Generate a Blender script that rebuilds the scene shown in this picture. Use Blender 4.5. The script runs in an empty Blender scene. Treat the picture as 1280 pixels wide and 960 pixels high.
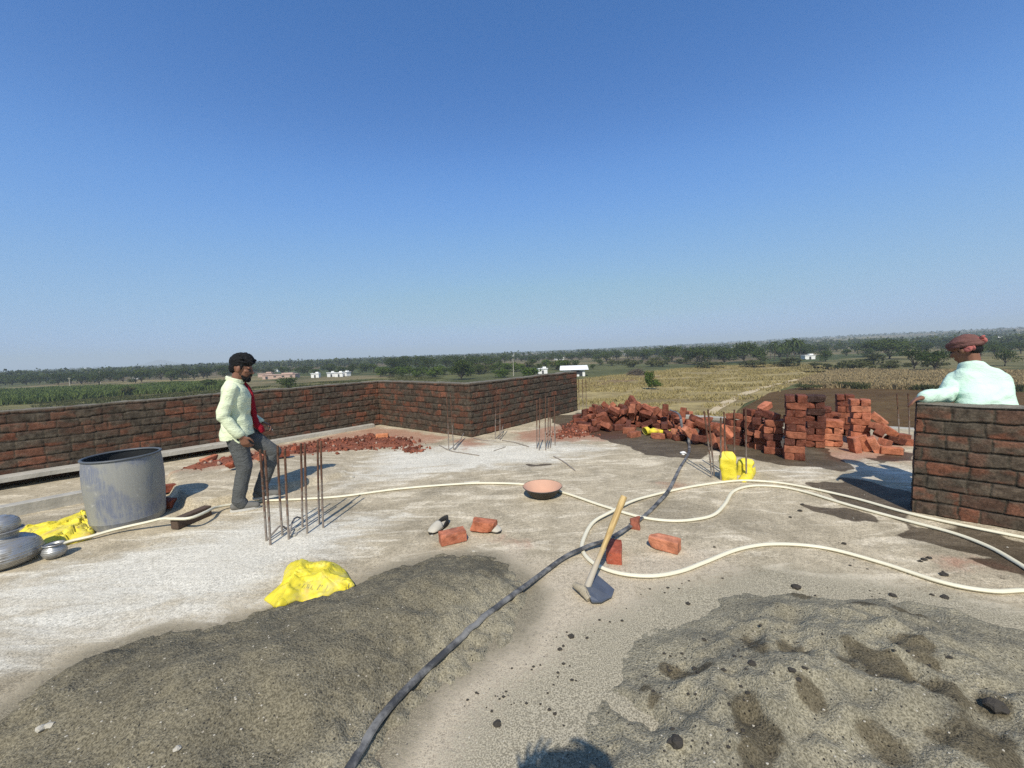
import bpy, bmesh, math, random
import numpy as np
from mathutils import Vector, Matrix, Euler, noise as mnoise

random.seed(7)
scene = bpy.context.scene
COL = scene.collection
rad = math.radians

# ------------------------------------------------------------------ survey: photo pixel -> place
FPX = 490.0; PITCH = rad(4.67); ROLL = rad(2.06); CH = 1.55
CAM = np.array([0., 0., CH])
Fv = np.array([0, math.cos(PITCH), -math.sin(PITCH)])
_r0 = np.array([1., 0, 0]); _u0 = np.array([0, math.sin(PITCH), math.cos(PITCH)])
Rv = math.cos(ROLL) * _r0 - math.sin(ROLL) * _u0
Uv = math.cos(ROLL) * _u0 + math.sin(ROLL) * _r0
LAND = -7.5

def ray(px, py): return Fv + ((px - 640) / FPX) * Rv - ((py - 480) / FPX) * Uv
def G(px, py, z=0.0):
    d = ray(px, py); return CAM + ((z - CH) / d[2]) * d
def G2(px, py, z=0.0): return G(px, py, z)[:2]
def up_from(base, px, py):
    """top of an upright thing standing at base whose top is seen at (px,py)"""
    w = np.array([base[0], base[1], 0.]); w /= np.linalg.norm(w)
    r = ray(px, py); t = (np.dot(base - CAM, w)) / np.dot(r, w)
    return CAM + t * r

# ------------------------------------------------------------------ numpy noise
def _hash(ix, iy, s):
    h = (ix.astype(np.int64) * 374761393 + iy.astype(np.int64) * 668265263 + s * 1442695041) & 0xffffffff
    h = ((h ^ (h >> 13)) * 1274126177) & 0xffffffff
    h = (h ^ (h >> 16)) & 0xffffffff
    return h / 4294967295.0
def vn(x, y, s=0):
    ix = np.floor(x); iy = np.floor(y); fx = x - ix; fy = y - iy
    fx = fx * fx * (3 - 2 * fx); fy = fy * fy * (3 - 2 * fy)
    a = _hash(ix, iy, s); b = _hash(ix + 1, iy, s); c = _hash(ix, iy + 1, s); d = _hash(ix + 1, iy + 1, s)
    return (a + (b - a) * fx) * (1 - fy) + (c + (d - c) * fx) * fy
def fbm(x, y, s=0, o=4):
    r = 0; a = .5; t = 0
    for k in range(o):
        r = r + a * vn(x * 2 ** k + 13.7 * k, y * 2 ** k - 7.1 * k, s + k); t += a; a *= .5
    return r / t
def sstep(a, b, x):
    t = np.clip((x - a) / (b - a), 0, 1); return t * t * (3 - 2 * t)
def psdf(poly, X, Y):
    """signed distance to polygon, positive inside"""
    P = np.asarray(poly, float); d = np.full(X.shape, 1e9); ins = np.zeros(X.shape, bool); n = len(P)
    for i in range(n):
        a = P[i]; b = P[(i + 1) % n]; e = b - a
        wx = X - a[0]; wy = Y - a[1]
        t = np.clip((wx * e[0] + wy * e[1]) / (e @ e + 1e-12), 0, 1)
        d = np.minimum(d, np.hypot(wx - t * e[0], wy - t * e[1]))
        c = ((a[1] <= Y) & (b[1] > Y)) | ((b[1] <= Y) & (a[1] > Y))
        xi = a[0] + (Y - a[1]) / (b[1] - a[1] + 1e-12) * e[0]
        ins ^= c & (X < xi)
    return np.where(ins, d, -d)
def gp(pts, z=0.0): return [G2(x, y, z) for x, y in pts]

# ------------------------------------------------------------------ material nodes
class NT:
    def __init__(s, name):
        s.m = bpy.data.materials.new(name); s.m.use_nodes = True
        s.t = s.m.node_tree; s.t.nodes.clear()
        s.out = s.t.nodes.new('ShaderNodeOutputMaterial'); s._o = None
    def n(s, typ, inp=None, **kw):
        nd = s.t.nodes.new('ShaderNode' + typ)
        for k, v in kw.items(): setattr(nd, k, v)
        for k, v in (inp or {}).items():
            if isinstance(v, bpy.types.NodeSocket): s.t.links.new(v, nd.inputs[k])
            else:
                if isinstance(v, (tuple, list)) and len(v) == 3 and nd.inputs[k].type == 'RGBA': v = (*v, 1)
                nd.inputs[k].default_value = v
        return nd
    def obj(s):
        if not s._o: s._o = s.n('TexCoord').outputs['Object']
        return s._o
    def pos(s): return s.n('NewGeometry').outputs['Position']
    def scale(s, vec, sc):
        return s.n('Vector' 'Math', {0: vec, 1: sc}, operation='MULTIPLY').outputs[0]
    def noise(s, vec, sc, det=4, rough=.55, dist=0):
        return s.n('TexNoise', {'Vector': vec, 'Scale': sc, 'Detail': det, 'Roughness': rough, 'Distortion': dist}).outputs['Fac']
    def vor(s, vec, sc, feat='F1', out='Distance'):
        return s.n('TexVoronoi', {'Vector': vec, 'Scale': sc}, feature=feat).outputs[out]
    def ramp(s, fac, *st, interp='LINEAR'):
        r = s.n('ValToRGB', {'Fac': fac}); r.color_ramp.interpolation = interp
        e = r.color_ramp.elements
        while len(e) < len(st): e.new(.5)
        for el, (p, c) in zip(e, st):
            el.position = p; el.color = (*c, 1) if not isinstance(c, (int, float)) else (c, c, c, 1)
        return r.outputs['Color']
    def mix(s, f, a, b, mode='MIX'):
        nd = s.t.nodes.new('ShaderNodeMix'); nd.data_type = 'RGBA'; nd.blend_type = mode; nd.clamp_factor = True
        for k, v in ((0, f), (6, a), (7, b)):
            if isinstance(v, bpy.types.NodeSocket): s.t.links.new(v, nd.inputs[k])
            else: nd.inputs[k].default_value = v if k == 0 else (*v, 1)
        return nd.outputs[2]
    def math(s, op, a, b=0.0, clamp=False):
        return s.n('Math', {0: a, 1: b}, operation=op, use_clamp=clamp).outputs[0]
    def sm(s, v, a, b):
        return s.n('MapRange', {'Value': v, 'From Min': a, 'From Max': b}, interpolation_type='SMOOTHSTEP').outputs[0]
    def bump(s, h, st=.5, d=.01, nrm=None):
        i = {'Height': h, 'Strength': st, 'Distance': d}
        if nrm is not None: i['Normal'] = nrm
        return s.n('Bump', i).outputs[0]
    def pbr(s, col, rough=.9, nrm=None, metal=0, spec=.3, **kw):
        i = {'Base Color': col, 'Roughness': rough, 'Metallic': metal, 'Specular IOR Level': spec}
        i.update(kw)
        if nrm is not None: i['Normal'] = nrm
        b = s.n('BsdfPrincipled', i)
        s.t.links.new(b.outputs[0], s.out.inputs[0]); return s.m

def attr(t, name): return t.n('Attribute', attribute_name=name)

def m_simple(name, col, rough=.8, var=.25, sc=20, bump=.2, metal=0, spec=.3, bd=.004):
    t = NT(name); o = t.obj(); n = t.noise(o, sc)
    c = t.mix(n, tuple(x * (1 - var) for x in col), tuple(min(1, x * (1 + var)) for x in col))
    return t.pbr(c, rough, t.bump(t.noise(o, sc * 3), bump, bd), metal, spec)

def m_brick():
    t = NT('fired_brick'); o = t.obj(); oi = t.n('ObjectInfo')
    v = t.n('VectorMath', {0: o, 1: t.n('CombineXYZ', {0: t.math('MULTIPLY', oi.outputs['Random'], 40)}).outputs[0]}, operation='ADD').outputs[0]
    n = t.noise(v, 14, 5, .65); n2 = t.noise(v, 60, 3)
    c = t.mix(t.sm(n, .3, .7), (.62, .56, .52), (1.25, 1.2, 1.15))
    c = t.mix(1.0, oi.outputs['Color'], c, 'MULTIPLY')
    c = t.mix(t.math('MULTIPLY', t.sm(n2, .58, .72), .35), c, (.36, .25, .19))
    c = t.mix(t.math('MULTIPLY', t.sm(t.noise(v, 7, 3), .62, .75), .6), c, (.06, .04, .035))
    return t.pbr(c, .92, t.bump(t.math('ADD', n, t.math('MULTIPLY', n2, .6)), .9, .008), spec=.2)

def m_attrcol(name, rough=.9, sc=90, bd=.004, st=.6, spec=.25, var=.35):
    t = NT(name); o = t.obj(); c = attr(t, 'Col').outputs['Color']
    n = t.noise(o, sc, 4, .65)
    c = t.mix(1.0, c, t.mix(t.sm(n, .25, .75), (1 - var,) * 3, (1 + var,) * 3), 'MULTIPLY')
    return t.pbr(c, rough, t.bump(n, st, bd), spec=spec)

def m_deck():
    t = NT('cast_concrete'); p = t.obj(); a = attr(t, 'Fld'); b2 = t.n('SeparateColor', {'Color': attr(t, 'Fl2').outputs['Color']})
    s = t.n('SeparateColor', {'Color': a.outputs['Color']}); wet, red, whi = s.outputs[0], s.outputs[1], s.outputs[2]
    snd = a.outputs['Alpha']
    big = t.noise(p, .9, 5, .62, .6); mid = t.noise(p, 4.2, 6, .7, .4); fine = t.noise(p, 38, 4, .7); grit = t.noise(p, 150, 2, .6)
    st = t.noise(t.scale(p, (1.0, 3.4, 1.0)), 1.5, 6, .66, 1.2)
    c = t.mix(t.sm(mid, .32, .7), DECK_LO, DECK_MID)
    c = t.mix(t.math('MULTIPLY', t.sm(st, .5, .64), .75), c, DECK_HI)
    c = t.mix(t.math('MULTIPLY', t.sm(big, .50, .66), .6), c, tuple(x * .62 for x in DECK_LO))
    w2 = t.math('ADD', whi, t.math('MULTIPLY', t.math('SUBTRACT', st, .5), 1.5))
    c = t.mix(t.math('MULTIPLY', t.sm(w2, .25, .95), .72), c, (.655, .632, .55))
    r2 = t.math('ADD', red, t.math('MULTIPLY', t.math('SUBTRACT', mid, .5), 1.3))
    c = t.mix(t.math('MULTIPLY', t.sm(r2, .3, .9), .7), c, (.33, .15, .095))
    s2 = t.math('ADD', snd, t.math('MULTIPLY', t.math('SUBTRACT', t.math('ADD', t.math('MULTIPLY', mid, .5), t.math('MULTIPLY', fine, .5)), .5), 1.6))
    c = t.mix(t.math('MULTIPLY', t.sm(s2, .3, .75), .88), c, (.45, .385, .285))
    g2 = t.math('ADD', t.math('MULTIPLY', grit, .6), t.math('MULTIPLY', fine, .4))
    c = t.mix(1.0, c, t.mix(t.sm(g2, .3, .7), (.50, .50, .49), (1.42, 1.42, 1.41)), 'MULTIPLY')
    dk = t.math('ADD', b2.outputs[0], t.math('MULTIPLY', t.math('SUBTRACT', t.math('ADD', t.math('MULTIPLY', grit, .5), t.math('ADD', t.math('MULTIPLY', fine, .3), t.math('MULTIPLY', mid, .2))), .5), 3.2))
    c = t.mix(t.math('MULTIPLY', t.sm(dk, .45, .75), .9), c, t.mix(t.sm(grit, .38, .62), (.085, .074, .050), (.28, .246, .170)))
    pk = t.math('ADD', b2.outputs[1], t.math('MULTIPLY', t.math('SUBTRACT', t.math('ADD', t.math('MULTIPLY', grit, .5), t.math('MULTIPLY', fine, .5)), .5), 2.6))
    c = t.mix(t.math('MULTIPLY', t.sm(pk, .45, .8), .85), c, t.mix(t.sm(grit, .38, .62), (.165, .148, .102), (.42, .378, .272)))
    # scattered specks
    sp = t.vor(p, 26); c = t.mix(t.math('MULTIPLY', t.math('LESS_THAN', sp, .11), t.sm(mid, .45, .6)), c, (.13, .115, .095))
    w = t.sm(t.math('ADD', wet, t.math('MULTIPLY', t.math('SUBTRACT', mid, .5), .45)), .38, .62)
    c = t.mix(w, c, t.mix(1.0, c, (.25, .225, .205), 'MULTIPLY'))
    ro = t.math('SUBTRACT', .95, t.math('MULTIPLY', w, .28))
    h = t.math('ADD', t.math('MULTIPLY', mid, .8), t.math('ADD', t.math('MULTIPLY', fine, .35), t.math('MULTIPLY', grit, .2)))
    return t.pbr(c, ro, t.bump(h, .8, .012), spec=.2)

DECK_LO = (.345, .293, .203); DECK_MID = (.485, .415, .295); DECK_HI = (.67, .59, .445)

def m_sand(name, lo, hi, spk):
    t = NT(name); p = t.obj(); a = attr(t, 'Fld')
    s = t.n('SeparateColor', {'Color': a.outputs['Color']})
    g = t.noise(p, 130, 3, .75); g2 = t.noise(p, 60, 3, .7); m = t.noise(p, 3, 5, .6)
    c = t.mix(t.sm(t.math('ADD', t.math('MULTIPLY', g, .75), t.math('MULTIPLY', g2, .25)), .36, .64), lo, hi)
    c = t.mix(t.sm(t.math('ADD', s.outputs[1], t.math('MULTIPLY', t.math('SUBTRACT', m, .5), .8)), .15, .85), c, t.mix(t.sm(t.math('ADD', t.math('MULTIPLY', g, .75), t.math('MULTIPLY', g2, .25)), .36, .64), (.150, .135, .094), (.39, .352, .255)))
    c = t.mix(1.0, c, t.mix(t.sm(m, .3, .7), (.78, .78, .78), (1.16, 1.15, 1.12)), 'MULTIPLY')
    v = t.n('TexVoronoi', {'Vector': p, 'Scale': 75.0}); vc = t.n('SeparateColor', {'Color': v.outputs['Color']})
    k = t.math('MULTIPLY', t.math('LESS_THAN', v.outputs['Distance'], .3), t.math('GREATER_THAN', vc.outputs[0], spk))
    c = t.mix(k, c, (.36, .32, .25))
    k = t.math('MULTIPLY', t.math('LESS_THAN', v.outputs['Distance'], .30), t.math('LESS_THAN', vc.outputs[1], .10))
    c = t.mix(k, c, (.05, .047, .04))
    w = t.sm(t.math('ADD', s.outputs[0], t.math('MULTIPLY', t.math('SUBTRACT', t.math('ADD', t.math('MULTIPLY', g2, .5), t.math('MULTIPLY', t.noise(p, 16, 4, .7), .5)), .5), 2.4)), .25, .95)
    c = t.mix(w, c, t.mix(1.0, c, (.50, .47, .43), 'MULTIPLY'))
    h = t.math('ADD', g, t.math('ADD', t.math('MULTIPLY', g2, 1.2), t.math('MULTIPLY', t.math('SUBTRACT', 1, t.vor(p, 110)), .5)))
    return t.pbr(c, .97, t.bump(h, .75, .010), spec=.12)

def m_leaf(name, a, b, tr=.25):
    t = NT(name); oi = t.n('ObjectInfo'); k = attr(t, 'tint').outputs['Fac']
    f = t.math('ADD', t.math('MULTIPLY', k, .75), t.math('MULTIPLY', oi.outputs['Random'], .35), True)
    c = t.mix(f, a, b)
    d = t.n('BsdfDiffuse', {'Color': c}); tl = t.n('BsdfTranslucent', {'Color': c})
    m = t.n('MixShader', {0: tr, 1: d.outputs[0], 2: tl.outputs[0]})
    t.t.links.new(m.outputs[0], t.out.inputs[0]); return t.m

def m_cloth(name, col, rough=.9, var=.12, sc=9, st=.5, sheen=0):
    t = NT(name); o = t.obj(); n = t.noise(o, sc, 4, .6); w = t.noise(t.scale(o, (1, 1, 2.2)), 16, 4, .6, 1.0)
    c = t.mix(n, tuple(x * (1 - var) for x in col), tuple(min(1, x * (1 + var)) for x in col))
    return t.pbr(c, rough, t.bump(w, st, .02), spec=.15)

def m_bag():
    t = NT('yellow_woven_sack'); o = t.obj()
    n = t.noise(o, 5, 4); c = t.mix(n, (.62, .50, .025), (.78, .67, .06))
    # faded print in rows on the sack
    x = t.n('SeparateXYZ', {0: o})
    row = t.math('LESS_THAN', t.math('FRACT', t.math('MULTIPLY', x.outputs[1], 7.0)), .26)
    ink = t.math('MULTIPLY', row, t.math('MULTIPLY', t.math('GREATER_THAN', t.noise(t.scale(o, (3, .4, 1)), 26, 1), .56), t.sm(t.noise(o, 4.5, 2), .56, .66)))
    c = t.mix(t.math('MULTIPLY', ink, .7), c, (.10, .09, .05))
    c = t.mix(t.math('MULTIPLY', t.sm(t.noise(o, 3.0, 3), .63, .72), .8), c, (.50, .19, .10))
    c = t.mix(t.math('MULTIPLY', t.sm(t.noise(o, 7, 5, .7), .48, .72), .45), c, (.46, .42, .28))
    cr = t.n('TexVoronoi', {'Vector': t.n('VectorMath', {0: o, 1: t.scale(t.n('TexNoise', {'Vector': o, 'Scale': 6.0}).outputs['Color'], (.12, .12, .12))}, operation='ADD').outputs[0], 'Scale': 9.0}, feature='DISTANCE_TO_EDGE').outputs['Distance']
    return t.pbr(c, .55, t.bump(t.math('MINIMUM', cr, .12), .55, .03), spec=.35)

M = {}
def mats():
    M['brick'] = m_brick()
    M['wall'] = m_attrcol('mortared_brickwork', sc=70, bd=.006, st=.8)
    M['deck'] = m_deck()
    M['beam'] = m_simple('weathered_concrete', (.36, .34, .29), .95, .3, 9, .6, bd=.01)
    M['sand_dark'] = m_sand('coarse_grey_sand', (.085, .075, .051), (.265, .236, .165), .975)
    M['sand_pale'] = m_sand('fine_grey_sand', (.130, .118, .083), (.375, .342, .250), .988)
    M['steel'] = None
    t = NT('rusty_reinforcement_steel'); o = t.pos()
    n = t.noise(o, 22, 4); z = t.n('SeparateXYZ', {0: o}).outputs[2]
    c = t.mix(t.sm(n, .35, .65), (.075, .04, .026), (.16, .085, .055))
    dust = t.math('MULTIPLY', t.sm(t.math('ADD', z, t.math('MULTIPLY', t.math('SUBTRACT', n, .5), 1.2)), .55, .02), .8)
    c = t.mix(dust, c, (.34, .31, .27))
    rib = t.n('TexWave', {'Vector': o, 'Scale': 26.0}, bands_direction='Z').outputs['Fac']
    M['steel'] = t.pbr(c, .75, t.bump(rib, .5, .003), .3)
    M['hose_cream'] = m_simple('cream_rubber_hose', (.66, .62, .47), .5, .08, 6, .1)
    t = NT('dusty_black_hose'); o = t.pos(); n = t.noise(o, 9, 5, .65)
    c = t.mix(t.sm(n, .38, .66), (.045, .045, .045), (.21, .205, .19)); M['hose_dark'] = t.pbr(c, .55, t.bump(n, .2, .004), spec=.4)
    M['yellow'] = m_bag()
    t = NT('faded_blue_plastic'); o = t.obj()
    n = t.noise(t.scale(o, (1, 1, .8)), 4.2, 5, .62, .4); n2 = t.noise(t.scale(o, (6, 6, .7)), 9, 5, .7); 
    c = t.mix(t.math('MULTIPLY', t.sm(n, .45, .62), .6), (.255, .255, .235), (.085, .115, .215))
    c = t.mix(t.math('MULTIPLY', t.sm(n2, .35, .7), .7), c, (.29, .29, .26))
    c = t.mix(t.math('MULTIPLY', t.sm(t.noise(o, 14, 4, .7), .6, .72), .4), c, (.5, .5, .46))
    M['drum'] = t.pbr(c, .6, t.bump(n2, .25, .004), spec=.35)
    M['drumrim'] = m_simple('dark_rim_plastic', (.085, .095, .105), .5, .3, 12, .1)
    M['darkin'] = m_simple('near_black_interior', (.02, .022, .024), .5, .3, 8, .1)
    t = NT('scuffed_aluminium'); o = t.obj(); n = t.noise(t.scale(o, (1, 1, 7)), 12, 4)
    zr = t.n('TexWave', {'Vector': o, 'Scale': 22.0, 'Distortion': .6}, bands_direction='Z').outputs['Fac']; gr = t.sm(t.noise(o, 11, 5, .7), .48, .66)
    M['alu'] = t.pbr(t.mix(t.math('MULTIPLY', gr, .7), t.mix(n, (.32, .32, .31), (.50, .50, .48)), (.22, .20, .17)), t.math('ADD', .40, t.math('MULTIPLY', gr, .3)), t.bump(t.math('ADD', n, t.math('MULTIPLY', zr, .7)), .4, .005), .65)
    M['pan_in'] = m_simple('brick_dust_on_pan', (.50, .30, .21), .9, .14, 8, .35)
    M['pan'] = m_simple('dark_iron_pan', (.05, .045, .042), .6, .3, 12, .2)
    t = NT('worn_wooden_handle'); o = t.obj(); n = t.noise(t.scale(o, (9, 9, .8)), 9, 4)
    c = t.mix(t.sm(n, .3, .7), (.36, .235, .095), (.60, .44, .20)); zz = t.n('SeparateXYZ', {0: o}).outputs[2]
    c = t.mix(t.sm(t.math('ADD', zz, t.math('MULTIPLY', n, .12)), .36, .16), c, (.40, .36, .29))
    M['wood'] = t.pbr(c, .7, t.bump(n, .3, .003))
    M['blade'] = m_simple('worn_steel_blade', (.13, .145, .17), .45, .35, 16, .3, .45)
    M['oldbar'] = m_simple('weathered_timber', (.09, .062, .045), .9, .3, 18, .4)
    M['skin'] = m_simple('brown_skin', (.20, .095, .058), .55, .1, 25, .1)
    M['hair'] = m_simple('black_hair', (.004, .004, .0045), .75, .5, 60, .8, bd=.01)
    M['shirt'] = m_cloth('pale_cream_green_shirt', (.66, .72, .50))
    M['shirt2'] = m_cloth('mint_green_shirt', (.56, .74, .61))
    M['jeans'] = m_cloth('grey_denim', (.098, .102, .100), .95, .3, 6, .8)
    M['scarf'] = m_cloth('dark_red_towel', (.26, .012, .022), .95, .25, 20, .7)
    M['turban'] = m_cloth('brown_plaid_headcloth', (.15, .075, .065), .95, .3, 26, .7)
    M['turban_end'] = m_cloth('pink_red_cloth_end', (.40, .13, .115), .95, .2, 20, .6)
    M['shoe'] = m_simple('grey_canvas_shoe', (.15, .145, .13), .9, .3, 24, .4)
    M['sole'] = m_simple('pale_rubber_sole', (.50, .49, .45), .8, .15, 20, .2)
    M['slip_pale'] = m_simple('dusty_insole', (.44, .41, .34), .95, .2, 20, .4)
    M['mud'] = m_simple('dried_mud', (.36, .31, .22), 1, .3, 40, .9, bd=.008)
    M['slip_dark'] = m_simple('black_shoe_rubber', (.02, .02, .02), .75, .3, 20, .3)
    M['clod'] = m_simple('damp_mortar_clod', (.052, .046, .038), .98, .4, 60, .8, bd=.01)
    M['chip'] = m_simple('pale_chip', (.42, .39, .32), .95, .25, 30, .5)
    M['rubble'] = m_attrcol('red_brick_rubble', sc=40, st=.9, bd=.01)
    M['bark'] = m_simple('grey_brown_bark', (.075, .058, .042), .95, .3, 8, .8, bd=.05)
    M['leaf_dark'] = m_leaf('dark_green_leaves', (.026, .042, .014), (.078, .105, .031))
    M['leaf_mid'] = m_leaf('mid_green_leaves', (.034, .056, .016), (.095, .125, .034))
    M['leaf_bright'] = m_leaf('bright_green_leaves', (.048, .085, .016), (.12, .165, .035))
    M['leaf_olive'] = m_leaf('olive_scrub_leaves', (.05, .056, .024), (.12, .125, .05))
    M['crop'] = m_leaf('sugarcane_leaves', (.060, .095, .026), (.15, .19, .06))
    M['drygrass'] = m_leaf('dry_grass_blades', (.22, .165, .085), (.46, .36, .20), .15)
    M['yelgrass'] = m_leaf('yellow_grass_tufts', (.22, .18, .075), (.42, .34, .15), .15)
    M['stick'] = m_leaf('dry_stalks', (.06, .05, .04), (.17, .14, .105), .05)
    M['white_wall'] = m_simple('white_limewash', (.74, .74, .72), .9, .06, .8, .05)
    M['pink_wall'] = m_simple('pale_pink_masonry', (.46, .33, .27), .95, .15, .6, .1)
    M['sheet_roof'] = m_simple('pale_sheet_roof', (.72, .73, .74), .5, .06, .5, .05)
    M['dark_opening'] = m_simple('shaded_opening_tone', (.04, .045, .05), .7, .2, 3, .1)  # dark colour standing in for the shaded inside of openings
    M['phone'] = m_simple('black_phone_glass', (.02, .02, .022), .3, .1, 10, .02)
    M['navy'] = m_cloth('navy_cotton', (.03, .035, .07))
    M['bluewrap'] = m_simple('pale_blue_plastic', (.30, .38, .50), .5, .25, 14, .4)

# ------------------------------------------------------------------ object helpers
def tag(o, label=None, cat=None, group=None, kind=None):
    if label: o['label'] = label
    if cat: o['category'] = cat
    if group: o['group'] = group
    if kind: o['kind'] = kind
    return o
def link(name, me, mat=None, parent=None):
    o = bpy.data.objects.new(name, me); COL.objects.link(o)
    if mat is not None:
        for m_ in (mat if isinstance(mat, (list, tuple)) else [mat]): me.materials.append(m_)
    if parent is not None: o.parent = parent
    return o
def empty(name, loc=(0, 0, 0), rz=0.0, **k):
    o = bpy.data.objects.new(name, None); COL.objects.link(o); o.empty_display_size = .1
    o.location = loc; o.rotation_euler = (0, 0, rz); return tag(o, **k)
def mk(name, V, Fc, mat=None, parent=None, smooth=False, col=None, fcol=None, mi=None, fld=None, fl2=None):
    me = bpy.data.meshes.new(name)
    V = np.asarray(V, np.float32)
    if isinstance(Fc, np.ndarray) and Fc.ndim == 2:
        n, k = Fc.shape
        me.vertices.add(len(V)); me.vertices.foreach_set('co', V.ravel())
        me.loops.add(n * k); me.loops.foreach_set('vertex_index', Fc.ravel().astype(np.int32))
        me.polygons.add(n); me.polygons.foreach_set('loop_start', np.arange(0, n * k, k, dtype=np.int32))
        me.update(calc_edges=True); me.validate()
    else:
        me.from_pydata(V.tolist(), [], [tuple(int(i) for i in f) for f in Fc]); me.update()
    if smooth: me.polygons.foreach_set('use_smooth', np.ones(len(me.polygons), bool))
    for nm, arr in (('Col', col), ('Fld', fld), ('Fl2', fl2)):
        if arr is not None:
            a = me.attributes.new(nm, 'FLOAT_COLOR', 'POINT'); arr = np.asarray(arr, np.float32)
            if arr.shape[1] == 3: arr = np.concatenate([arr, np.ones((len(arr), 1), np.float32)], 1)
            a.data.foreach_set('color', arr.ravel())
    if fcol is not None:
        a = me.attributes.new('tint', 'FLOAT', 'FACE'); a.data.foreach_set('value', np.asarray(fcol, np.float32))
    o = link(name, me, mat, parent)
    if mi is not None: me.polygons.foreach_set('material_index', np.asarray(mi, np.int32))
    return o
def gridfaces(nu, nv, off=0, flip=False):
    i = np.arange(nu - 1)[:, None] * nv + np.arange(nv - 1)[None, :] + off
    q = np.stack([i, i + nv, i + nv + 1, i + 1], -1).reshape(-1, 4)
    return q[:, ::-1] if flip else q

class MB:
    def __init__(s): s.V = []; s.F = []; s.mi = []; s.t = []
    def add(s, V, Fc, mi=0, tint=0.5):
        o = len(s.V); s.V.extend([tuple(v) for v in V]); s.F.extend([tuple(i + o for i in f) for f in Fc])
        s.mi.extend([mi] * len(Fc)); s.t.extend([tint] * len(Fc)); return s
    def box(s, c, d, rz=0, mi=0, R_=None, bev=0.0):
        x, y, z = [k / 2 for k in d]
        P = [Vector((a * x, b * y, e * z)) for a in (-1, 1) for b in (-1, 1) for e in (-1, 1)]
        m = R_ if R_ is not None else Matrix.Rotation(rz, 3, 'Z')
        V = [m @ p + Vector(c) for p in P]
        return s.add(V, [(0, 1, 3, 2), (4, 6, 7, 5), (0, 4, 5, 1), (2, 3, 7, 6), (0, 2, 6, 4), (1, 5, 7, 3)], mi)
    def prism(s, poly, z0, z1, mi=0):
        n = len(poly); V = [(p[0], p[1], z0) for p in poly] + [(p[0], p[1], z1) for p in poly]
        A = sum(poly[i][0] * poly[(i + 1) % n][1] - poly[(i + 1) % n][0] * poly[i][1] for i in range(n))
        Fc = [(i, (i + 1) % n, n + (i + 1) % n, n + i) for i in range(n)] + [tuple(range(n, 2 * n)), tuple(range(n - 1, -1, -1))]
        if A < 0: Fc = [f[::-1] for f in Fc]
        return s.add(V, Fc, mi)
    def tube(s, pts, r, seg=8, flat=1.0, mi=0, cap=True):
        pts = [Vector(p) for p in pts]; n = len(pts); V = []; Fc = []
        upv = Vector((0, 0, 1)); prev = None
        for i, p in enumerate(pts):
            t = (pts[min(i + 1, n - 1)] - pts[max(i - 1, 0)]).normalized()
            sd = t.cross(upv)
            if sd.length < .08: sd = prev if prev is not None else t.cross(Vector((0, 1, 0)))
            sd.normalize(); prev = sd; nn = sd.cross(t)
            rr = r[i] if isinstance(r, (list, tuple)) else r
            for k in range(seg):
                a = 2 * math.pi * k / seg
                V.append(p + sd * (math.cos(a) * rr) + nn * (math.sin(a) * rr * flat))
        for i in range(n - 1):
            for k in range(seg):
                k2 = (k + 1) % seg; Fc.append((i * seg + k, i * seg + k2, (i + 1) * seg + k2, (i + 1) * seg + k))
        if cap: Fc += [tuple(range(seg - 1, -1, -1)), tuple((n - 1) * seg + k for k in range(seg))]
        return s.add(V, Fc, mi)
    def lathe(s, prof, seg=48, c=(0, 0, 0), mi=0):
        V = []; Fc = []; n = len(prof)
        for k in range(seg):
            a = 2 * math.pi * k / seg
            for r, z in prof: V.append((c[0] + r * math.cos(a), c[1] + r * math.sin(a), c[2] + z))
        for k in range(seg):
            k2 = (k + 1) % seg
            for i in range(n - 1): Fc.append((k * n + i, k2 * n + i, k2 * n + i + 1, k * n + i + 1))
        return s.add(V, Fc, mi)
    def build(s, name, mat, parent=None, smooth=False, tint=False):
        o = mk(name, s.V, s.F, mat, parent, smooth, mi=s.mi if isinstance(mat, (list, tuple)) else None, fcol=s.t if tint else None)
        if smooth: o.data.set_sharp_from_angle(angle=rad(38))
        return o

def crom(P, step=.04, closed=False):
    P = [np.array(p, float) for p in P]; P = [2 * P[0] - P[1]] + P + [2 * P[-1] - P[-2]]; out = []
    for i in range(1, len(P) - 2):
        a, b, c, d = P[i - 1:i + 3]; n = max(2, int(np.linalg.norm(c - b) / step))
        for k in range(n):
            t = k / n
            out.append(.5 * ((2 * b) + (c - a) * t + (2 * a - 5 * b + 4 * c - d) * t * t + (3 * b - a - 3 * c + d) * t ** 3))
    out.append(P[-2]); return out

mats()

# ------------------------------------------------------------------ roof deck
A45 = np.array([math.sin(rad(44.9)), math.cos(rad(44.9))])
WP1 = G2(475, 531); WP2 = G2(590, 547); WP3 = G2(722, 513)
WP0 = WP1 - A45 * 9.5
WALLT = .23; WALLH = 1.0
def offset_chain(pts, t):
    """offset polyline to its left by t"""
    pts = [np.array(p[:2], float) for p in pts]; out = []
    ns = []
    for a, b in zip(pts[:-1], pts[1:]):
        d = (b - a) / np.linalg.norm(b - a); ns.append(np.array([-d[1], d[0]]))
    for i, p in enumerate(pts):
        if i == 0: out.append(p + ns[0] * t)
        elif i == len(pts) - 1: out.append(p + ns[-1] * t)
        else:
            m = ns[i - 1] + ns[i]; m /= np.linalg.norm(m); out.append(p + m * t / np.dot(m, ns[i]))
    return out
CH_IN = [WP0, WP1, WP2, WP3]; CH_OUT = offset_chain(CH_IN, WALLT)
EDGE_R = np.array([6.75, 6.35])
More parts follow.
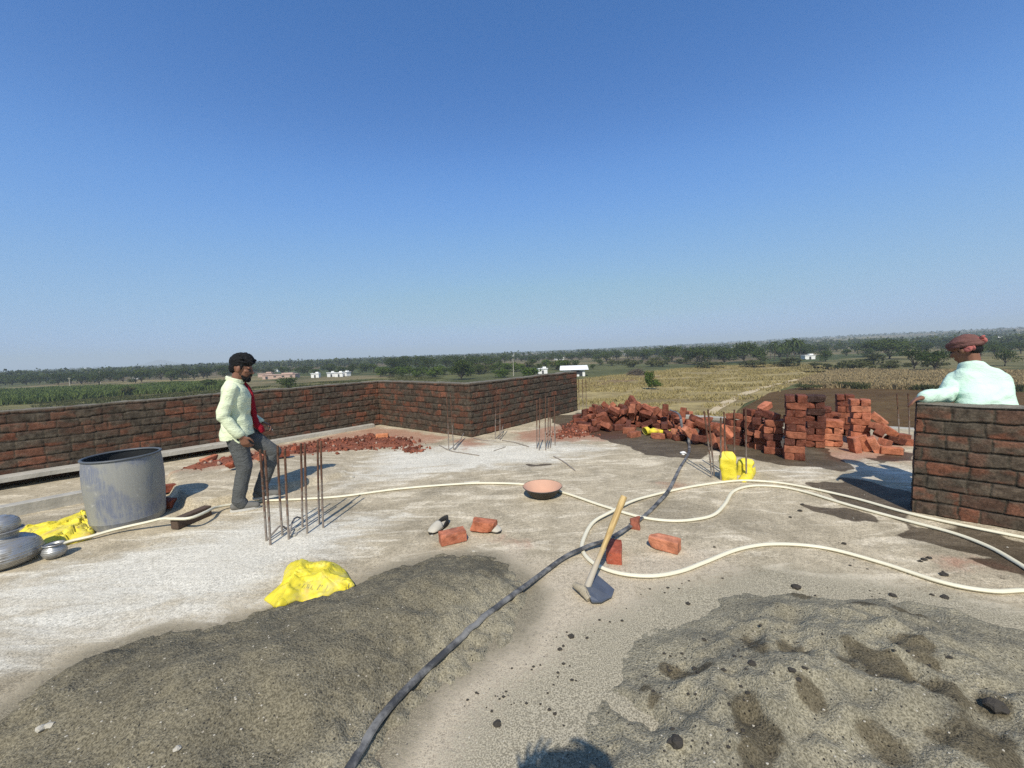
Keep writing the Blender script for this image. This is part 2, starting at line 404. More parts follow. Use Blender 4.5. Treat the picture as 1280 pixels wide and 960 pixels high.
DECK = [CH_OUT[0], CH_OUT[1], CH_OUT[2], CH_OUT[3], WP3 + (CH_OUT[3] - WP3) * 0 + np.array([.25, .12]), EDGE_R, np.array([10.6, 2.6]), np.array([10.6, -5.]), np.array([-11.5, -5.])]
STEP = gp([(236, 634), (300, 620), (352, 607), (430, 585), (475, 545), (300, 575), (208, 590), (214, 606)], .09)

def deckz(X, Y):
    X = np.asarray(X, float); Y = np.asarray(Y, float)
    z = (fbm(X * .8, Y * .8, 3, 3) - .5) * .03 + (fbm(X * 5, Y * 5, 9, 3) - .5) * .008
    d = psdf(STEP, X, Y) + (fbm(X * 7, Y * 7, 21, 3) - .5) * .07
    fade = sstep(0.0, 1.5, (X * A45[0] + Y * A45[1]) - (G2(330, 606, .1) @ A45) + 0.0)
    z = z + sstep(-.012, .03, d) * .105 * (1 - fade)
    return z

LH = gp([(-40, 925), (20, 880), (60, 850), (110, 818), (190, 792), (300, 775), (345, 758), (440, 734), (500, 706), (550, 694), (610, 694), (650, 716), (672, 742), (640, 792), (560, 855), (490, 925), (455, 1010), (200, 1100), (-60, 1060)])
RH = gp([(600, 1050), (640, 950), (720, 870), (790, 800), (860, 762), (930, 742), (985, 732), (1030, 740), (1100, 745), (1180, 757), (1300, 790), (1420, 840), (1420, 1100), (900, 1150)])
FOOT = [(940, 800, .14, .07, 30, .05), (1000, 815, .16, .08, 20, .05), (1085, 840, .17, .10, -25, .055), (1130, 785, .2, .07, -35, .04), (935, 905, .22, .07, 80, .06),
        (1020, 900, .12, .07, 40, .04), (1190, 860, .2, .08, 0, .045), (1110, 925, .22, .07, 10, .04), (850, 840, .12, .06, 20, .03), (870, 890, .14, .06, -50, .03), (990, 770, .13, .06, 10, .04),
        (1235, 890, .16, .07, 30, .05), (1060, 780, .12, .06, -20, .03), (800, 880, .18, .06, -45, .035)]
def heapL(X, Y):
    d = psdf(LH, X, Y) + (fbm(X * 4, Y * 4, 31, 3) - .5) * .12 + (fbm(X * 20, Y * 20, 35, 4) - .5) * .13
    h = .25 * (1 - np.exp(-np.maximum(d, 0) / .42)) + np.minimum(d, 0) * .5
    k = np.clip(d / .3, 0, 1)
    h = h + k * ((fbm(X * 2.2, Y * 2.2, 41, 3) - .5) * .14 + (fbm(X * 9, Y * 9, 43, 4) - .5) * .035) + (fbm(X * 60, Y * 60, 5, 2) - .5) * .006 * np.clip(d / .05, 0, 1)
    return h - .012
def heapR(X, Y):
    d = psdf(RH, X, Y) + (fbm(X * 3, Y * 3, 51, 3) - .5) * .2 + (fbm(X * 18, Y * 18, 55, 4) - .5) * .06
    h = .17 * sstep(-.02, 1.0, d) ** .8 + .012 * sstep(0, .05, d) + np.minimum(d, 0) * .3
    k = np.clip(d / .25, 0, 1)
    h = h + k * ((fbm(X * 2.6, Y * 2.6, 61, 3) - .5) * .12 + (fbm(X * 8, Y * 8, 63, 5) - .5) * .05 + (1 - np.abs(2 * fbm(X * 4.5 + Y * 2, Y * 8 - X * 3, 67, 4) - 1)) ** 3 * .022 - .01)
    for px, py, a, b, an, dp in FOOT:
        c = G2(px, py, .05); u = (X - c[0]) * math.cos(rad(an)) + (Y - c[1]) * math.sin(rad(an)); v = -(X - c[0]) * math.sin(rad(an)) + (Y - c[1]) * math.cos(rad(an))
        q = np.sqrt((u / a) ** 2 + (v / b) ** 2) + (fbm(X * 14, Y * 14, 71, 3) - .5) * .7
        h = h - dp * .7 * np.exp(-q ** 2 * 1.4) + dp * .3 * np.exp(-((q - 1.35) / .35) ** 2)
    h = h + (fbm(X * 55, Y * 55, 6, 2) - .5) * .008 * np.clip(d / .05, 0, 1)
    return h - .012
_gx = np.arange(-8.8, 8.4, .025); _gy = np.arange(.2, 10.6, .025)
_GX, _GY = np.meshgrid(_gx, _gy, indexing='ij')
_GZ = deckz(_GX, _GY); _k = (_GY < 4.4) & (np.abs(_GX) < 4.2)
_GZ[_k] = np.maximum(_GZ[_k], np.maximum(heapL(_GX[_k], _GY[_k]), heapR(_GX[_k], _GY[_k])))
def gz(x, y):
    u = min(max((x + 8.8) / .025, 0), len(_gx) - 1.001); v = min(max((y - .2) / .025, 0), len(_gy) - 1.001)
    i, j = int(u), int(v); u -= i; v -= j
    return float((_GZ[i, j] * (1 - u) + _GZ[i + 1, j] * u) * (1 - v) + (_GZ[i, j + 1] * (1 - u) + _GZ[i + 1, j + 1] * u) * v)
def Gs(px, py):
    """point of the deck or sand surface seen at a pixel"""
    p = G(px, py)
    for _ in range(12):
        z = gz(p[0], p[1]); p = G(px, py, z)
    return p

WET = [[(690, 520), (725, 516), (870, 520), (1000, 545), (1062, 580), (1045, 592), (1000, 585), (960, 577), (900, 566), (880, 567), (872, 573), (835, 573), (800, 569), (780, 556), (760, 550), (735, 545), (700, 543)],
       [(1003, 607), (1040, 600), (1075, 600), (1140, 618), (1140, 655), (1105, 640)],
       [(1012, 632), (1060, 632), (1105, 648), (1075, 652), (1020, 643)],
       [(1192, 692), (1240, 690), (1290, 712), (1290, 735), (1250, 712)],
       [(1100, 660), (1150, 652), (1290, 680), (1290, 700), (1190, 684)],
       [(652, 579), (690, 577), (692, 579), (660, 582)], [(1080, 572), (1140, 560), (1138, 575), (1095, 580)]]
RED = [[(205, 596), (240, 600), (300, 590), (360, 575), (470, 555), (520, 560), (560, 545), (520, 538), (470, 533), (300, 565)],
       [(562, 552), (600, 546), (612, 556), (575, 562)], [(640, 540), (700, 530), (760, 525), (800, 545), (740, 552), (690, 552), (650, 552)],
       [(822, 606), (850, 600), (855, 610), (838, 616)], [(1000, 540), (1140, 545), (1140, 580), (1080, 575), (1040, 580)], [(1150, 690), (1200, 690), (1250, 706), (1200, 712)],
       [(620, 672), (650, 676), (648, 686), (622, 680)]]
WHI = [[(-60, 745), (60, 708), (250, 662), (335, 640), (420, 645), (500, 648), (430, 690), (335, 735), (290, 765), (110, 806), (-60, 880)],
       [(470, 565), (560, 556), (700, 552), (760, 560), (690, 578), (560, 590), (430, 606)], [(980, 590), (1080, 572), (1140, 590), (1140, 605), (1080, 590)]]
SND = [[(430, 1000), (560, 690), (640, 690), (720, 712), (860, 755), (1000, 722), (1150, 742), (1300, 782), (1300, 1000)], [(-40, 930), (60, 838), (330, 750), (560, 686), (640, 700), (640, 900)], [(700, 700), (900, 690), (960, 730), (720, 760)]]

def field(polys, X, Y, soft):
    r = np.zeros(X.shape)
    for p in polys: r = np.maximum(r, sstep(-soft, soft, psdf(gp(p), X, Y)))
    return r

def build_deck():
    st = .04; xs = np.arange(-8.6, 8.2, st); ys = np.arange(.3, 10.4, st)
    X, Y = np.meshgrid(xs, ys, indexing='ij'); Z = deckz(X, Y)
    ins = psdf([p for p in DECK], X, Y) > 0.01
    wx = fbm(X * 3, Y * 3, 77, 3) - .5; wy = fbm(X * 3, Y * 3, 78, 3) - .5
    Xw = X + wx * .35; Yw = Y + wy * .35
    fld = np.stack([field(WET, Xw, Yw, .06), field(RED, Xw, Yw, .35), field(WHI, Xw, Yw, .75), field(SND, Xw, Yw, .35)], -1).reshape(-1, 4)
    dl = psdf(LH, X, Y) + wx * .12; dr_ = psdf(RH, X, Y) + wy * .15
    fl2 = np.stack([sstep(-.30, .04, dl) * .8, sstep(-.60, .06, dr_) * 1.0, X * 0], -1).reshape(-1, 3)
    q = gridfaces(len(xs), len(ys)); q = q[ins.ravel()[q].all(1)]
    V = np.stack([X, Y, Z], -1).reshape(-1, 3)
    used = np.unique(q); rm = -np.ones(len(V), int); rm[used] = np.arange(len(used))
    o = mk('roof_deck', V[used], rm[q], M['deck'], smooth=True, fld=fld[used], fl2=fl2[used]); tag(o, kind='structure', label='rough grey concrete roof deck with damp patches')
    b = MB(); b.prism([tuple(p) for p in DECK], LAND - .05, -.045)
    s_ = b.build('storey_below', M['beam'])
    tag(s_, 'bare concrete storey of the house under the roof deck', 'house')
build_deck()

# ------------------------------------------------------------------ sand
def build_heap(name, fn, poly, mat, label, wetspots):
    P = np.array(gp(poly)) if poly is None else np.array(poly)
    x0, y0 = P.min(0) - .25; x1, y1 = P.max(0) + .25
    y0 = max(y0, .55); x0 = max(x0, -3.6); x1 = min(x1, 3.7)
    st = .0145
    xs = np.arange(x0, x1, st); ys = np.arange(y0, y1, st); X, Y = np.meshgrid(xs, ys, indexing='ij')
    Z = fn(X, Y); keep = Z > -.05
    w = np.zeros(X.shape)
    for px, py, r in wetspots:
        c = G2(px, py, .05); q = np.hypot(X - c[0], Y - c[1]) / (r * .72) + (fbm(X * 9, Y * 9, 91, 3) - .5) * 1.3
        w = np.maximum(w, sstep(1.15, .55, q))
    a_, b_ = G2(690, 700), G2(470, 960); e_ = (b_ - a_) / np.linalg.norm(b_ - a_); sd_ = (X - a_[0]) * e_[1] - (Y - a_[1]) * e_[0]     # pale fine sand mixes in towards the hose
    bl = sstep(-.45, .12, -sd_) if name == 'sand_heap' and fn is heapL else w * 0
    fld = np.stack([w, bl, w * 0, w * 0 + 1], -1).reshape(-1, 4)
    q = gridfaces(len(xs), len(ys)); q = q[keep.ravel()[q].all(1)]
    V = np.stack([X, Y, Z], -1).reshape(-1, 3); used = np.unique(q); rm = -np.ones(len(V), int); rm[used] = np.arange(len(used))
    o = mk(name, V[used], rm[q], mat, smooth=True, fld=fld[used]); tag(o, label, 'sand heap', kind='stuff')
build_heap('sand_heap', heapL, LH, M['sand_dark'], 'dark coarse sand heap behind the black hose, yellow sack at its crest', [])
build_heap('sand_heap', heapR, RH, M['sand_pale'], 'paler trampled sand heap with damp dents, in the right foreground',
           [(940, 800, .12), (945, 820, .09), (990, 815, .13), (935, 900, .12), (940, 925, .14), (945, 950, .12), (1085, 838, .16), (1110, 845, .14), (1140, 820, .13), (1155, 835, .1), (1010, 885, .08), (1000, 735, .1), (1130, 760, .13), (1080, 755, .12),
            (1240, 885, .1), (1180, 870, .1), (1110, 930, .12), (1220, 930, .18), (620, 870, .08), (650, 862, .07), (640, 876, .06), (715, 795, .05), (698, 813, .05), (680, 835, .05), (668, 872, .05), (820, 870, .07), (808, 855, .06), (850, 835, .09), (835, 830, .07), (880, 840, .06)])

# ------------------------------------------------------------------ brick walls
def panel_fields(U, Vv, seed, course=.119, blen=.238, jw=.0082):
    rs = np.random.RandomState(seed)
    wu = (fbm(U * 9, Vv * 9, seed, 3) - .5) * .045; wv = (fbm(U * 6, Vv * 12, seed + 5, 4) - .5) * .024 + (fbm(U * 1.3, Vv * .5, seed + 8, 2) - .5) * .03
    u = U + wu; v = Vv + wv
    ci = np.clip(np.floor(v / course).astype(int), 0, 40); fv = v - ci * course
    dj = np.minimum(fv, course - fv); dvt = np.full(U.shape, 9.); bid = np.zeros(U.shape, int)
    for c in range(ci.max() + 1):
        m = ci == c
        if not m.any(): continue
        edges = [-.4 - rs.rand() * .2]
        while edges[-1] < U.max() + .5: edges.append(edges[-1] + (blen if rs.rand() < .72 else blen * .52) * (.93 + .14 * rs.rand()))
        edges = np.array(edges); k = np.searchsorted(edges, u[m]) - 1; k = np.clip(k, 0, len(edges) - 2)
        du = np.minimum(u[m] - edges[k], edges[k + 1] - u[m]); dvt[m] = du; bid[m] = c * 1000 + k
    br = sstep(jw * .6, jw * 1.2, dj); brv = sstep(jw * .45, jw * 1.0, dvt)
    h1 = _hash(bid, bid * 0 + 3, seed); h2 = _hash(bid, bid * 0 + 9, seed); h3 = _hash(bid, bid * 0 + 5, seed)
    sm = fbm(U * 6, Vv * 11, seed + 20, 4) + (h3 - .5) * .16
    smear = sstep(.36, .60, sm) * .85
    low = fbm(U * 25, Vv * 25, seed + 30, 3) - .5
    disp = -.013 * (1 - br) - .009 * br * (1 - brv) + br * ((h2 - .5) * .008) + low * .007 + smear * .002 - .004
    pal = np.array([(.105, .052, .033), (.082, .047, .032), (.140, .058, .034), (.072, .047, .033), (.118, .055, .034)])
    bc = pal[(h1 * 4.99).astype(int)] * (.8 + .4 * h2)[..., None] * (1 + low * .9)[..., None]
    mort = np.array((.066, .056, .041)) * (1 + low * 1.6)[..., None] * (.75 + .5 * fbm(U * 2, Vv * 2, seed + 40, 3))[..., None]
    joint = np.array((.030, .026, .020)) * (1 + low)[..., None]
    c = bc * (1 - smear)[..., None] + mort * smear[..., None]
    c = c * brv[..., None] + mort * .72 * (1 - brv)[..., None]
    c = c * br[..., None] + joint * (1 - br)[..., None]
    return disp, c

def brick_wall(name, chain, outer, H_, seed, label, end0=True, end1=True, res=.0125, pale_top=.15):
    Vs, Fs, Cs = [], [], []; off = 0
    def put(Pt, C_, nu, nv, flip=False):
        nonlocal off
        Vs.append(Pt.reshape(-1, 3)); Cs.append(C_.reshape(-1, 3)); Fs.append(gridfaces(nu, nv, off, flip)); off += nu * nv
    n = len(chain); ub = 0
    topcol = np.array((.15, .135, .105))
    for i in range(n - 1):
        a, b = np.array(chain[i]), np.array(chain[i + 1]); Ln = np.linalg.norm(b - a); d = (b - a) / Ln; inn = np.array([d[1], -d[0]])
        nu = int(Ln / res) + 1; nv = int(H_ / res) + 1
        us = np.linspace(0, Ln, nu); vs = np.linspace(0, H_, nv); Ug, Vg = np.meshgrid(us, vs, indexing='ij')
        ds, c = panel_fields(Ug + ub, Vg, seed)
        tz = (fbm(us * 3 + ub, us * 0, seed + 3, 3) - .5) * .03
        Pt = np.empty((nu, nv, 3)); Pt[..., 0] = a[0] + d[0] * Ug + inn[0] * ds; Pt[..., 1] = a[1] + d[1] * Ug + inn[1] * ds; Pt[..., 2] = Vg + tz[:, None] * (Vg / H_) ** 4
        c[:, -2:] = c[:, -2:] * .4 + topcol * .6
        put(Pt, c, nu, nv, flip=False)
        # top: from the front's own top row to the outer line
        oa, ob = np.array(outer[i]), np.array(outer[i + 1]); nw = 12; ws = np.linspace(0, 1, nw)
        T = np.empty((nu, nw, 3)); f = us / Ln
        fr = Pt[:, -1, :]; bk = np.stack([oa[0] + (ob - oa)[0] * f, oa[1] + (ob - oa)[1] * f, fr[:, 2]], -1)
        T[:] = fr[:, None, :] * (1 - ws)[None, :, None] + bk[:, None, :] * ws[None, :, None]
        bump = (fbm(T[..., 0] * 14, T[..., 1] * 14, seed + 60, 3) - .5) * .02; bump[:, 0] = 0
        T[..., 2] += bump
        tc = np.ones((nu, nw, 3)) * topcol * (.7 + .7 * fbm(T[..., 0] * 9, T[..., 1] * 9, seed + 61, 3))[..., None]
        put(T, tc, nu, nw)
        # back
        B = np.empty((nu, nv, 3)); ds2, c2 = panel_fields(Ug[::-1] + 40 + ub, Vg, seed + 7)
        B[..., 0] = bk[:, 0, None] - inn[0] * ds2; B[..., 1] = bk[:, 1, None] - inn[1] * ds2; B[..., 2] = Pt[..., 2]
        put(B, c2, nu, nv, flip=True); ub += Ln
    for flag, k, k2 in ((end0, 0, 1), (end1, n - 1, n - 2)):
        if not flag: continue
        a, b = np.array(chain[k]), np.array(outer[k]); t = a - np.array(chain[k2]); t /= np.linalg.norm(t)
        Ln = np.linalg.norm(b - a); nu = int(Ln / res) + 1; nv = int(H_ / res) + 1
        Ug, Vg = np.meshgrid(np.linspace(0, 1, nu), np.linspace(0, H_, nv), indexing='ij')
        ds, c = panel_fields(Ug * Ln + 3, Vg, seed + 2); ds = ds + .004
        Pt = np.empty((nu, nv, 3)); Pt[..., 0] = a[0] + (b - a)[0] * Ug + t[0] * ds; Pt[..., 1] = a[1] + (b - a)[1] * Ug + t[1] * ds; Pt[..., 2] = Vg
        put(Pt, c * .8, nu, nv, flip=(k == 0))
    o = mk(name, np.concatenate(Vs), np.concatenate(Fs), M['wall'], smooth=False, col=np.concatenate(Cs))
    return tag(o, label, 'brick wall')
brick_wall('brick_parapet', CH_IN, CH_OUT, WALLH, 11, 'long unplastered brick parapet with a corner jutting in, behind the walking man', end0=False)
RW0 = G2(1140, 641); RWd = np.array([math.sin(rad(133.4)), math.cos(rad(133.4))]); RW1 = RW0 + RWd * 3.2
RWO = offset_chain([RW0, RW1], .23)
brick_wall('brick_wall', [RW0, RW1], RWO, .965, 29, 'short mortar-smeared brick wall at the right, a man leaning behind it', res=.0075)

# edge beam under the brick heaps, and the two ledges along the left parapet
def beam_along(name, a, d, L0, L1, w0, w1, z0, z1, label, mat=None):
    """beam parallel to d; w measured to the right of d"""
    nrm = np.array([d[1], -d[0]]); nu = int((L1 - L0) / .05) + 2
    us = np.linspace(L0, L1, nu); prof = [(w0, z0), (w0, z1), (w0 + .012, z1 + .006), (.5 * (w0 + w1), z1 + .008), (w1 - .012, z1 + .006), (w1, z1), (w1, .5 * (z0 + z1)), (w1, z0)]
    V = []
    for u in us:
        for w, z in prof:
            nn = (vn(np.array([u * 3.1 + w * 9]), np.array([z * 9 + w]), 5)[0] - .5) * .02
            p = np.array(a) + d * u + nrm * (w + nn); V.append((p[0], p[1], z + (nn * .4 if z > z0 else 0)))
    k = len(prof); F_ = []
    for i in range(nu - 1):
        for j in range(k - 1): F_.append((i * k + j, (i + 1) * k + j, (i + 1) * k + j + 1, i * k + j + 1))
    F_ += [tuple(range(k)), tuple((nu - 1) * k + j for j in range(k - 1, -1, -1))]
    return tag(mk(name, V, F_, mat or M['beam']), label, 'ledge')
nin = np.array([A45[1], -A45[0]])
wB = float((G2(60, 637) - WP1) @ nin)
beam_along('concrete_ledge', WP1, A45, -9, -2.6, .005, .24, .105, .165, 'pale overhanging concrete ledge along the foot of the left parapet')
beam_along('footing_strip', WP1, A45, -2.6, -.2, .005, .15, -.06, .06, 'narrow pale concrete strip along the parapet foot behind the crushed brick')
uB = float((G2(196, 606) - WP1) @ A45)
beam_along('concrete_kerb', WP1, A45, -9, uB, wB - .14, wB, -.06, .115, 'thick grey concrete kerb behind the drum and the sacks')
ed = (EDGE_R - WP3); edl = np.linalg.norm(ed); ed /= edl
beam_along('edge_beam', WP3, ed, .28, edl, -.02, .16, -.06, .05, 'low pale concrete beam along the open roof edge behind the stacks')

# ------------------------------------------------------------------ bricks
BL, BW, BT = .225, .108, .095
def brick_mesh(seed, L=BL, W=BW, T=BT, chips=2, amp=.003):
    rs = random.Random(seed); bm = bmesh.new(); bmesh.ops.create_cube(bm, size=1)
    bmesh.ops.subdivide_edges(bm, edges=bm.edges[:], cuts=5, use_grid_fill=True)
    h = Vector((L / 2, W / 2, T / 2)); r = .0065
    ch = [(Vector((rs.choice((-1, 1)) * h.x, rs.choice((-1, 1)) * h.y, rs.choice((-1, 1)) * h.z)), rs.uniform(.02, .045)) for _ in range(chips)]
    skew = rs.uniform(-.05, .05); tap = rs.uniform(-.05, .05)
    for v in bm.verts:
        p = Vector((v.co.x * L, v.co.y * W, v.co.z * T))
        # crowd the grid to the edges, then round them
        for i in range(3):
            q = p[i] / h[i]; p[i] = math.copysign(abs(q) ** .6, q) * h[i]
        c = Vector([max(-h[i] + r, min(h[i] - r, p[i])) for i in range(3)]); d = p - c
        if d.length > 1e-6: p = c + d.normalized() * min(d.length, r)
        for cc, cr in ch:
            dd = (p - cc).length
            if dd < cr * 1.6: p -= (cc.normalized()) * (cr * 1.6 - dd) * .45
        n = mnoise.noise_vector(p * 18 + Vector((seed * 3.1, 0, 0))); n2 = mnoise.noise_vector(p * 60 + Vector((seed * 7.1, 0, 0)))
        p += n * amp + n2 * amp * .45
        p.y += p.x * skew; p.y *= 1 + tap * p.x / L
        v.co = p
    me = bpy.data.meshes.new('brick'); bm.to_mesh(me); bm.free(); me.materials.append(M['brick'])
    for pl in me.polygons: pl.use_smooth = False
    return me
BRM = [brick_mesh(i, BL * random.uniform(.96, 1.03), BW * random.uniform(.95, 1.04), BT * random.uniform(.94, 1.04), chips=i % 4) for i in range(8)]
HALF = [brick_mesh(30 + i, BL * f, BW, BT * .95, chips=5, amp=.009) for i, f in enumerate((.45, .55, .62, .35))]
LUMP = [brick_mesh(50 + i, .07 + .02 * i, .055, .045, chips=4, amp=.010) for i in range(4)]
DRY = [(.46, .18, .10), (.42, .155, .088), (.50, .21, .125), (.40, .15, .09)]
WETB = [(.185, .064, .040), (.155, .053, .034), (.235, .086, .052), (.115, .044, .032), (.31, .12, .072)]
DARKB = [(.06, .03, .024), (.045, .028, .024)]
def brick(loc, rot, label, pal, group=None, me=None, name='brick'):
    o = bpy.data.objects.new(name, me or random.choice(BRM)); COL.objects.link(o)
    o.location = loc; o.rotation_euler = rot; c = random.choice(pal); k = random.uniform(.85, 1.15)
    o.color = (c[0] * k, c[1] * k, c[2] * k, 1)
    return tag(o, label, 'brick', group)

HEAP = [(2.763,8.024,0.054,1.57,0.0,-0.84),(2.033,8.292,0.054,1.57,0.0,-2.28),(2.496,7.566,0.054,1.57,-0.0,3.01),(2.832,7.605,0.054,-1.57,-0.0,0.72),(2.542,7.39,0.093,0.0,2.68,-0.67),(2.65,7.644,0.12,-0.64,0.57,0.36),(3.471,7.425,0.047,-0.0,3.14,-0.87),(3.12,7.791,0.112,-1.0,1.57,0.0),(2.071,8.001,0.047,0.0,-3.14,0.1),(1.375,7.833,0.048,-3.14,0.0,-0.81),(2.552,7.767,0.047,0.0,-3.14,0.99),(2.85,7.807,0.047,3.14,-0.0,-0.48),(3.257,7.248,0.047,0.0,0.0,-2.94),(2.074,7.81,0.048,-3.14,0.0,-0.85),(1.692,8.168,0.054,-1.57,0.0,0.84),(2.334,8.103,0.047,0.0,0.0,1.21),(2.685,7.428,0.117,-1.57,1.66,-0.88),(1.997,8.552,0.047,0.0,3.14,-0.61),(3.068,7.654,0.149,-1.57,-0.0,3.09),(3.274,7.381,0.073,-0.0,2.9,-0.05),(1.993,7.312,0.054,-1.57,0.0,-2.95),(3.278,7.548,0.054,1.57,-0.0,1.53),(2.736,7.332,0.047,-3.14,0.0,0.69),(2.956,7.407,0.054,1.57,0.0,-0.25),(1.87,8.005,0.047,3.14,-0.0,1.12),(3.22,7.725,0.113,0.19,1.57,0.99),(2.229,8.331,0.054,1.57,0.0,0.98),(2.267,7.65,0.071,-2.13,-0.0,-2.52),(1.657,8.69,0.112,2.21,-1.57,0.0),(2.742,7.747,0.126,0.82,0.14,2.75),(3.104,7.124,0.054,1.57,0.0,1.81),(2.255,8.151,0.139,1.9,-0.03,-1.84),(2.211,7.713,0.128,-2.58,-0.02,0.6),(2.487,8.219,0.047,0.0,-0.0,2.65),(3.009,7.571,0.047,-0.0,3.14,0.84),(2.474,7.664,0.152,-0.0,0.08,1.41),(1.382,8.21,0.047,-3.14,0.0,-0.03),(2.223,7.881,0.099,-3.14,0.55,-1.0),(2.607,6.545,0.054,-1.57,0.0,-1.67),(1.556,8.272,0.054,1.57,0.0,2.43),(2.393,7.967,0.054,-1.57,-0.0,-2.12),(2.793,7.118,0.383,-0.38,1.57,0.85),(2.375,8.003,0.19,1.13,-0.12,-2.79),(1.788,7.481,0.054,1.57,0.0,-2.37),(2.092,7.77,0.17,-0.56,3.0,0.41),(3.587,7.487,0.047,-0.0,-3.14,-0.71),(2.537,7.9,0.206,0.62,1.64,2.23),(2.791,8.037,0.221,2.06,1.57,-0.08),(1.438,8.72,0.047,-0.0,3.14,0.78),(1.682,7.748,0.113,0.17,2.92,-0.58),(2.829,7.265,0.112,-0.69,-1.57,0.0),(1.851,8.45,0.144,-1.16,0.83,1.01),(2.308,7.544,0.212,1.73,-1.73,0.83),(2.583,7.501,0.213,-0.84,-0.31,0.5),(3.163,7.537,0.113,-1.23,-1.57,1.59),(1.716,8.402,0.124,1.57,1.01,0.75),(2.73,6.347,0.048,0.0,-0.0,0.14),(2.723,7.926,0.145,-2.92,-0.2,-0.27),(2.207,7.348,0.047,-3.14,0.0,-0.98),(2.058,8.022,0.142,-0.0,-3.14,0.46),(1.869,8.351,0.054,-1.57,-0.0,0.7),(2.604,8.054,0.142,-1.63,-0.46,0.38),(3.232,7.096,0.099,0.0,-2.59,-1.53),(1.616,8.361,0.054,-1.57,-0.0,2.32),(2.082,7.475,0.117,1.57,-0.77,-0.72),(2.786,6.601,0.08,1.57,-2.9,-0.16),(2.053,7.897,0.212,0.84,2.98,0.64),(2.666,7.894,0.238,-0.16,-0.56,1.28),(2.962,7.226,0.047,-0.0,0.0,-1.53),(2.358,7.864,0.172,-0.38,-2.91,0.01),(2.039,7.838,0.315,-0.3,-0.21,2.73),(2.082,8.157,0.164,-0.02,-0.73,-2.65),(1.689,7.528,0.047,-0.0,0.0,0.79),(2.903,7.623,0.229,-1.05,0.6,-2.4),(1.8,8.126,0.054,1.57,0.0,-2.34),(2.642,6.893,0.047,0.0,-3.14,-0.11),(3.033,6.846,0.054,1.57,-0.0,-0.68),(1.509,7.289,0.054,-1.57,-0.0,0.51),(2.359,7.637,0.23,-1.17,-1.01,-0.86),(2.406,7.834,0.26,-1.29,-0.34,1.39),(2.688,6.902,0.143,0.0,-3.14,1.26),(3.432,7.376,0.158,1.63,-0.06,-1.71),(2.245,8.331,0.156,3.14,-0.0,-0.04),(2.594,8.079,0.256,0.41,0.26,-2.03),(2.009,8.119,0.11,0.0,-0.73,-2.68),(2.383,8.156,0.21,-0.0,-2.3,1.44),(2.897,7.912,0.218,0.6,-1.4,-2.6),(2.152,10.168,0.047,-0.0,0.0,1.69),(2.578,8.086,0.37,-0.22,-0.15,1.85),(1.739,7.263,0.095,0.69,-2.91,-0.92),(2.071,8.422,0.23,1.63,-0.4,-2.18),(2.127,9.338,0.047,-0.0,-3.14,-0.39),(2.496,8.185,0.207,-0.99,1.57,0.44),(1.821,7.972,0.18,-0.37,0.36,2.95),(3.351,7.659,0.219,1.03,-1.46,-0.04),(2.011,7.726,0.287,-2.64,0.51,-0.32),(2.966,7.875,0.047,-0.0,-3.14,-0.63),(1.57,8.583,0.112,3.04,1.57,0.0),(2.081,6.696,0.048,0.0,-0.0,0.48),(2.551,7.752,0.307,1.52,0.66,-1.68),(1.504,7.657,0.047,-3.14,-0.0,0.1),(1.871,7.814,0.125,-1.57,1.15,-0.58),(1.898,8.078,0.219,-2.6,-0.67,-0.31),(1.956,8.28,0.162,-1.57,-0.0,-1.09),(2.883,7.777,0.194,0.79,-2.85,0.01),(2.978,8.722,0.047,0.0,0.0,-1.58),(1.775,8.67,0.112,0.48,1.57,0.0),(2.277,7.685,0.282,1.08,0.98,2.17),(2.833,8.279,0.048,0.0,0.0,-0.44),(2.431,6.511,0.047,0.0,-0.0,2.65),(3.153,7.33,0.146,-0.22,3.05,-1.37),(2.162,8.131,0.238,2.46,-0.31,-1.62),(2.118,9.046,0.113,-2.17,1.57,0.0),(2.263,7.975,0.324,-0.24,-0.41,2.72),(2.837,6.464,0.054,-1.57,-0.0,-3.03),(2.252,8.182,0.282,2.26,-0.29,-1.6),(1.372,7.429,0.054,1.57,-0.0,2.73),(3.589,8.765,0.047,0.0,-0.0,-2.53),(2.521,7.397,0.278,-0.6,-2.88,-0.41),(1.998,8.294,0.315,-1.07,-2.58,-0.65),(2.792,7.65,0.262,0.23,0.74,-2.86),(2.086,7.005,0.054,-1.57,-0.0,2.84),(2.394,7.047,0.054,-1.57,-0.0,-1.99),(2.419,8.27,0.341,3.04,-1.12,-0.47),(2.225,7.797,0.322,1.04,0.0,-2.05),(1.687,8.217,0.225,-1.72,0.72,0.8),(2.292,7.444,0.362,0.08,2.33,1.1),(2.143,8.276,0.329,2.33,-0.4,-1.93),(3.87,8.579,0.054,-1.57,-0.0,1.71),(2.918,8.992,0.048,-0.0,-0.0,-0.96),(1.847,8.266,0.235,-0.64,-2.47,-1.61),(1.613,8.062,0.155,0.0,0.0,-2.15),(2.44,8.058,0.351,0.28,-2.61,-1.51),(1.523,7.326,0.162,1.57,0.0,1.49),(2.143,7.531,0.318,-0.0,0.0,0.89),(2.503,7.585,0.338,1.77,-2.31,-0.62),(2.479,8.055,0.457,1.86,-0.53,1.62),(2.123,7.174,0.107,1.39,0.48,-1.96),(2.632,7.645,0.352,-2.66,0.47,-0.67),(1.821,8.55,0.176,1.73,0.19,0.75),(2.442,7.859,0.389,2.15,-0.01,0.54),(2.569,7.453,0.353,-0.81,0.58,-0.12)]
for (x, y, z, a, b, c) in HEAP:
    dry = random.random() < .1
    brick((x, y, z + .005), (a, b, c), 'wet red brick lying in the long tumbled heap right of the parapet end', DRY if dry else WETB, 'bricks in the long tumbled heap')

